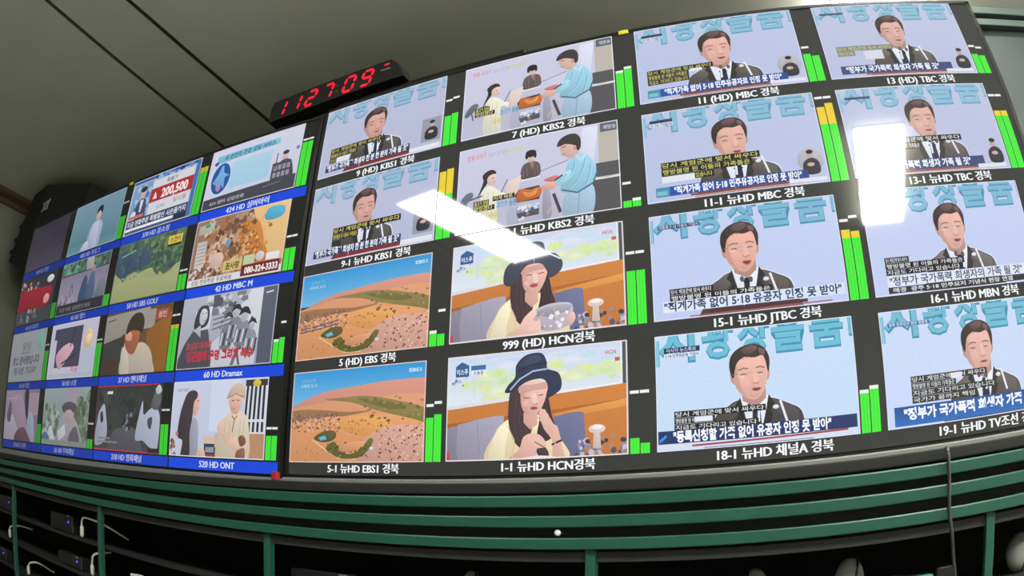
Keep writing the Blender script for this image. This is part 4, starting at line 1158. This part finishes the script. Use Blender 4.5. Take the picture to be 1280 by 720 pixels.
L_CELLS = [
    (0, 0, pic_quiet, 'nearly black purple picture', '430 HD \uc601\uc0c1', 0, 0, 0, 0),
    (0, 1, pic_white_dress, 'woman in white on a teal background', '405 HD \ud504\ub85c\uadf8', (.42, .42), 0, (.68, .68), 0),
    (0, 2, pic_sale, 'shopping picture with a red price bar', '370 HD \ud648\uc1fc\ud551', (.8, .8), .72, 0, 0),
    (0, 3, pic_medical, 'white health picture with a blue oval', '424 HD \uc2e4\ubc84\uc544\uc774', (.68, .68), 0, (.72, .72), 0),
    (1, 0, pic_red_stage, 'dark picture with a red stage', '44 HD \ub77c\uc774\ud504', (.3, .3), 0, 0, 0),
    (1, 1, pic_two_scenes, 'grey picture with two figures in blue', '46 HD \ud5ec\uc2a4', (.2, .2), 0, 0, 0),
    (1, 2, pic_golf, 'green golf course', '50 HD SBS GOLF', (.24, .24), 0, (.3, .3), 0),
    (1, 3, pic_honey, 'honeycomb shopping picture', '42 HD MBC M', (.3, .3), 0, (.46, .46), 0),
    (2, 0, pic_notice, 'pale grey notice with two lines', '56 HD \ubc29\uc1a1', (.55, .55), 0, (.66, .66), 0),
    (2, 1, pic_product, 'white shopping picture with a pink hand', '58 HD \uc1fc\ud551', (.55, .55), 0, (.6, .6), 0),
    (2, 2, pic_man_white, 'seated man in white shirt in a brown room', '37 HD \uc5d4\ud130\ucc44\ub110', (.66, .66), .61, (.8, .8), 0),
    (2, 3, pic_warrior_bw, 'black and white soldiers with red lettering', '60 HD Dramax', (.28, .31), 0, (0, .5), (1, 0)),
    (3, 0, pic_family, 'dim pinkish family scene', '62 HD \ub4dc\ub77c\ub9c8', (.35, .35), 0, 0, 0),
    (3, 1, pic_soldier, 'grey green scene with a soldier in a cap', '65 HD \ubb34\ube44\ucc44\ub110', (.15, .15), 0, (.4, .4), 0),
    (3, 2, pic_night_fight, 'dark scene with two people in white, red outline', '210 HD \uc601\ud654\ucc44\ub110', (.42, .42), 0, (.62, .62), 0),
    (3, 3, pic_two_talk, 'woman with long hair facing a man in beige', '520 HD ONT', (.29, .29), 0, (.38, .38), 0),
]
video_display('large right monitor showing sixteen bright channel pictures with white captions on black',
              (SW / 2, 0, 1.35), (0, 0, 0), R_CELLS, M['screen_r'], 1.0, (50, 51, 49), .875, .8806, False)
yaw = math.radians(4.014)
cxL = -1.94206 + .9975 * SW / 2
video_display('large left monitor showing sixteen dimmer channel pictures with blue caption bars',
              (cxL, -.12292 + .07 * SW / 2, 1.3529), (0, .0045, yaw), L_CELLS, M['screen_l'], 1.0, (25, 26, 25), .8776, .8581, True)

# ------------------------------------------------------------------ dark rails above and behind the displays
def mount_bar(x0, x1, y, top, label, rot=0.0):
    t = empty('mounting_bar', ((x0 + x1) / 2, y, 2.30), label, 'mounting bar', None, (0, 0, rot))
    l = (x1 - x0) / 2
    mesh_obj('crossbar', box(-l, l, 0, .03, .12, top - 2.30, .004), M['black_matt'], t)
    for sx in (-l * .7, l * .7):
        mesh_obj('bracket', box(sx - .03, sx + .03, -.008, .04, -.25, .16, .003), M['black_matt'], t)
    return t
mount_bar(-.03, .618, .064, 2.505, 'black bar peeking above the right monitor beside the red clock')
mount_bar(1.04, 1.90, .064, 2.485, 'black bar peeking above the right monitor, at its far right')
mount_bar(-1.93, -.09, .012, 2.488, 'long black bar peeking above the left monitor', yaw)
bpy.data.objects['mounting_bar.002'].location = (-1.005, .012, 2.30)

# ------------------------------------------------------------------ red digital clock
def clock():
    t = empty('digital_clock', (-.035, .03, 2.505), 'black digital wall clock with red digits 11:27:09 on top of the monitors', 'clock')
    w = .276
    b = bmesh.new()
    add_prism(b, [(-w, 0), (w, 0), (w - .025, .055), (w - .055, .083), (-w + .010, .083), (-w, .06)], 0, .06)
    mesh_obj('case', b, M['black'], t)
    SEG = {'0': 'abcdef', '1': 'bc', '2': 'abged', '7': 'abc', '9': 'abcdfg', '3': 'abgcd'}
    dw, dh, s_ = .036, .056, .0095
    def seg_bm(b, x, z, ch):
        sl = .22
        def P(px, pz):
            return (x + px + pz * sl, z + pz)
        h2 = dh / 2
        S = {'a': ((0, dh), (dw, dh)), 'g': ((0, h2), (dw, h2)), 'd': ((0, 0), (dw, 0)), 'f': ((0, h2), (0, dh)), 'b': ((dw, h2), (dw, dh)), 'e': ((0, 0), (0, h2)), 'c': ((dw, 0), (dw, h2))}
        for k in SEG[ch]:
            (ax, az), (bx, bz) = S[k]
            gq = .0022
            if az == bz:
                pts = [(ax + gq, az), (ax + gq + s_ / 2, az + s_ / 2), (bx - gq - s_ / 2, bz + s_ / 2), (bx - gq, bz), (bx - gq - s_ / 2, bz - s_ / 2), (ax + gq + s_ / 2, az - s_ / 2)]
            else:
                pts = [(ax, az + gq), (ax - s_ / 2, az + gq + s_ / 2), (ax - s_ / 2, bz - gq - s_ / 2), (ax, bz - gq), (ax + s_ / 2, bz - gq - s_ / 2), (ax + s_ / 2, az + gq + s_ / 2)]
            add_prism(b, [P(*p) for p in pts], -.0015, .0005)
    xs = [-.250, -.182, -.114, -.044, .044, .112]
    for x, ch in zip(xs, '112709'):
        b = bmesh.new()
        seg_bm(b, x, .011, ch)
        d = mesh_obj('digit', b, M['led_red'], t)
        d['label'] = 'glowing red digit ' + ch
    for x in (-.127, .018):
        for z in (.027, .05):
            b = bmesh.new()
            add_prism(b, [(x - .003, z - .003), (x + .003, z - .003), (x + .004, z + .003), (x - .002, z + .003)], -.0012, .0005)
            mesh_obj('colon_dot', b, M['led_dim'], t)
    b = bmesh.new()
    add_prism(b, [(.198, .064), (.216, .064), (.218, .070), (.200, .070)], -.0012, .0005)
    mesh_obj('indicator_light', b, M['led_red'], t)
    b = bmesh.new()
    add_prism(b, [(.188, .046), (.222, .046), (.222, .050), (.188, .050)], -.001, .0005)
    mesh_obj('printed_mark', b, M['logo'], t)
    return t
clock()

# ------------------------------------------------------------------ green steel console under the screens
def console():
    t = empty('equipment_console', (0, 0, 0), 'long dark equipment console with three green rails and green posts under the screens', 'console')
    XA, XB = -2.75, 3.2
    mesh_obj('top_board', box(XA, XB, -.165, .26, 1.296, 1.318, .003), M['rack_dark'], t)
    rails = ((1.269, 1.291), (1.231, 1.253), (1.190, 1.212))
    for z0, z1 in rails:
        mesh_obj('rail', box(XA, XB, -.185, -.150, z0, z1, .003), M['green'], t)
    b = bmesh.new()
    add_box(b, XA, XB, -.148, -.135, 1.168, 1.295)
    mesh_obj('rail_backing', b, M['recess'], t)
    b = bmesh.new()
    add_box(b, XA, XB, -.163, -.148, 1.166, 1.186, .002)
    mesh_obj('lower_trim', b, M['recess'], t)
    for x in (-2.58, -1.66, -.755, .083, .868, 1.615, 2.4):
        b = bmesh.new()
        add_box(b, x - .0095, x + .0095, -.172, -.15, 0, 1.190, .002)
        mesh_obj('post', b, M['green'], t)
    for z in (1.055, .925, .795, .6, .3):
        mesh_obj('shelf', box(XA, XB, -.12, .24, z - .012, z, .001), M['rack_dark'], t)
    mesh_obj('back_panel', box(XA, XB, 0.24, .26, 0, 1.296), M['rack_dark'], t)
    for x in (XA, XB - .02):
        mesh_obj('side_panel', box(x, x + .02, -.15, .24, 0, 1.296), M['rack_dark'], t)
    b = bmesh.new()
    bmesh.ops.create_uvsphere(b, u_segments=16, v_segments=10, radius=.0062, matrix=Matrix.Translation((.808, -.176, 1.2215)))
    add_tube(b, [(.808, -.149, 1.2215), (.808, -.174, 1.2215)], .002, 8)
    k = mesh_obj('knob', b, M['white_plastic'], t, True)
    k['label'] = 'tiny white knob between two rails'
console()

# set-top units with a blue light, on the shelves
def device(x, z, w, d, h, led, label, group=None):
    t = empty('set_top_box', (x, -.10, z + .0008), label, 'set-top box', group)
    mesh_obj('body', box(-w / 2, w / 2, 0, d, 0, h, .004), M['device'], t)
    mesh_obj('front_panel', box(-w / 2 + .004, w / 2 - .004, -.003, .002, .004, h - .004, .001), M['black'], t)
    if led:
        b = bmesh.new()
        bmesh.ops.create_uvsphere(b, u_segments=12, v_segments=8, radius=.005, matrix=Matrix.Translation((w / 2 - .03, -.003, h * .6)))
        o = mesh_obj('power_light', b, M['led_blue'], t, True)
        o['label'] = 'glowing blue light'
    b = bmesh.new()
    add_box(b, w / 2 - .045, w / 2 - .02, -.004, 0, h * .88, h * .95)
    mesh_obj('display_strip', b, M['grey_plastic'], t)
    return t
device(-1.21, 1.055, .22, .2, .072, True, 'black box with a blue light on upper shelf beside a white cable')
device(-1.14, .925, .22, .2, .052, True, 'black box with a blue light on second shelf below another')
device(-1.955, 1.055, .22, .2, .072, True, 'black box with a faint blue light on upper shelf near left edge')
device(-2.08, .795, .22, .2, .062, True, 'black box with a blue light on lowest visible shelf at left edge')
device(.20, 1.055, .20, .2, .056, False, 'black box with a pale yellowish corner on the shelf right of the middle post')

def plug_cable(pts, label, r=.0042):
    t = empty('plugged_cable', pts[0], label, 'cable', 'white cables in the console')
    o = Vector(pts[0])
    L_ = [Vector(p) - o for p in pts]
    mesh_obj('cord', add_tube(bmesh.new(), curve_pts(L_), r), M['cable_white'], t, True)
    b = bmesh.new()
    add_tube(b, [(0, 0, -.03), (0, 0, -.022), (0, 0, .006), (0, 0, .012)], [.006, .009, .009, .005], 10)
    mesh_obj('plug', b, M['cable_white'], t, True)
    return t
plug_cable([(-.99, -.112, 1.090), (-.985, -.115, 1.118), (-.955, -.12, 1.134), (-.90, -.115, 1.134), (-.82, -.09, 1.122), (-.77, -.02, 1.09)], 'white cable curving up and over on the upper shelf, second bay')
plug_cable([(-.912, -.112, .960), (-.905, -.115, .985), (-.888, -.11, 1.012), (-.87, -.04, 1.03)], 'short white cable standing up on the second shelf, second bay')
plug_cable([(-1.85, -.112, .962), (-1.845, -.11, .985), (-1.83, -.06, 1.0), (-1.80, .02, 1.0)], 'short white cable on second shelf at the left edge')
plug_cable([(-1.60, -.112, .832), (-1.575, -.11, .86), (-1.52, -.08, .872), (-1.46, -.02, .85)], 'white cable arching on the lowest visible shelf, behind the leftmost post')

t = empty('power_adapter', (-.62, -.10, .9258), 'small white power adapter on shelf right of second post', 'adapter')
mesh_obj('body', box(-.018, .018, -.01, .03, 0, .062, .004), M['white_plastic'], t)
mesh_obj('socket_face', box(-.012, .012, -.012, -.009, .03, .05, .001), M['grey_plastic'], t)

def dome(x, z, rx, rz, label, slot=True, dx=.01):
    t = empty('ventilated_dome', (x, -.07, z + .0008), label, 'dome', None)
    b = bmesh.new()
    bmesh.ops.create_uvsphere(b, u_segments=28, v_segments=18, radius=1.0)
    for v in b.verts:
        v.co = Vector((v.co.x * rx, v.co.y * rx * .8, rz + v.co.z * rz))
    mesh_obj('shell', b, M['grey_plastic'], t, True)
    b = bmesh.new()
    pts = []
    for i in range(13):
        a = PI * i / 12
        pts.append((dx * (1 - .4 * math.cos(a)), -math.sin(a) * (rx * .8 + .0005) * math.sqrt(1 - (dx / rx) ** 2), rz - math.cos(a) * rz * math.sqrt(1 - (dx / rx) ** 2)))
    mesh_obj('dark_slot', add_tube(b, pts, .0024, 6), M['black'], t, True)
    return t
dome(.578, 1.055, .022, .0425, 'small grey dome low on the shelf under the middle of the rails')
dome(1.155, 1.055, .026, .0425, 'grey dome with dark slot on the shelf, left of a larger one', dx=-.01)
dome(1.338, 1.055, .030, .044, 'larger grey dome with a dark slot, on shelf left of the hanging cable', dx=.012)
dome(1.715, 1.055, .034, .040, 'grey dome at the right edge, right of the rightmost green post')

t = empty('network_switch', (1.46, -.10, 1.0558), 'small teal and grey box on the shelf at the end of the hanging cable', 'switch')
mesh_obj('body', box(-.06, .05, 0, .12, 0, .036, .003), M['teal'], t)
mesh_obj('socket_block', box(.055, .095, -.004, .05, 0, .046, .003), M['device'], t)

b = bmesh.new()
p = curve_pts([(1.522, -.176, 1.316), (1.523, -.192, 1.305), (1.523, -.194, 1.25), (1.523, -.194, 1.205), (1.53, -.19, 1.16), (1.537, -.175, 1.12), (1.545, -.165, 1.08), (1.55, -.13, 1.04)])
o = mesh_obj('hanging_cable', add_tube(b, p, .0036), M['cable_grey'], None, True)
tag(o, 'thin grey cable hanging down over the green rails at right', 'cable')

t = empty('red_clip', (-.028, -.02, 1.3185), 'small red clip at the seam between the two monitors', 'clip')
mesh_obj('grip', box(-.010, .010, -.012, .004, .012, .034, .002), M['red_bit'], t)
mesh_obj('stem', box(-.006, .006, -.009, .002, 0, .013, .001), M['black'], t)

# ------------------------------------------------------------------ dark cabinet right of the screens
t = empty('tall_cabinet', (2.6, .32, 0), 'tall dark cabinet with pale rails near its top, right of the right monitor', 'cabinet')
M['cab'] = mat('cabinet_grey_green', (38, 46, 46), 0.55, noise=.1, scale=5)
M['cab_rail'] = mat('cabinet_rail', (52, 64, 60), 0.5)
mesh_obj('body', box(-.75, .75, 0, .5, 0, 2.69, .006), M['cab'], t)
for z in (2.648, 2.597):
    mesh_obj('rail', box(-.75, .75, -.03, -.001, z - .014, z + .014, .003), M['cab_rail'], t)
mesh_obj('door_panel', box(-.72, .72, -.012, -.001, .1, 2.55, .004), M['cab'], t)

# ------------------------------------------------------------------ black box hanging at the left
t = empty('hanging_black_box', (-2.5, .3, 2.92), 'black box with small pale lettering hung in corner behind left monitor', 'box')
O = Vector((-2.5, .3, 2.92))
F_ = [(-2.905, .1, 2.53), (-2.80, .1, 2.73), (-2.686, .1, 2.92), (-2.47, .1, 2.925), (-2.17, .3, 2.92), (-2.17, .3, 2.36), (-2.55, .1, 2.415)]
b = bmesh.new()
fr = [b.verts.new(Vector(p) - O) for p in F_]
bk = [b.verts.new(Vector((p[0], .62, p[2])) - O) for p in F_]
c0 = b.verts.new(Vector((-2.5, .1, 2.68)) - O)
n = len(fr)
for i in range(n):
    b.faces.new((fr[i], fr[(i + 1) % n], c0))
    b.faces.new((fr[i], bk[i], bk[(i + 1) % n], fr[(i + 1) % n]))
b.faces.new(bk)
bmesh.ops.recalc_face_normals(b, faces=b.faces)
mesh_obj('case', b, M['black_matt'], t)
for i, (x, z) in enumerate(((-2.885, 2.60), (-2.845, 2.67), (-2.80, 2.75))):
    b = bmesh.new()
    add_box(b, x - .03, x + .05, .09, .5, z - .022, z, .004)
    for v in b.verts:
        v.co -= O
    mesh_obj('ridge', b, M['black_matt'], t)
b = box(-.03, .03, .08, .14, -.005, .08, .004)
mesh_obj('ceiling_bracket', b, M['black_matt'], t)
c = Canvas(40, 20)
tr, x0, x1 = glyphs('XY', .04)
b = bmesh.new()
for tri in tr:
    f = [b.verts.new((-2.425 + q[0] * .075 - O.x, .088 - O.y, 2.735 + q[1] * .075 - O.z)) for q in tri]
    b.faces.new(f)
r_ = bmesh.ops.extrude_face_region(b, geom=b.faces[:])
for v in r_['geom']:
    if isinstance(v, bmesh.types.BMVert):
        v.co.y += .006
o = mesh_obj('lettering', b, M['logo'], t)
o['label'] = 'small pale lettering'
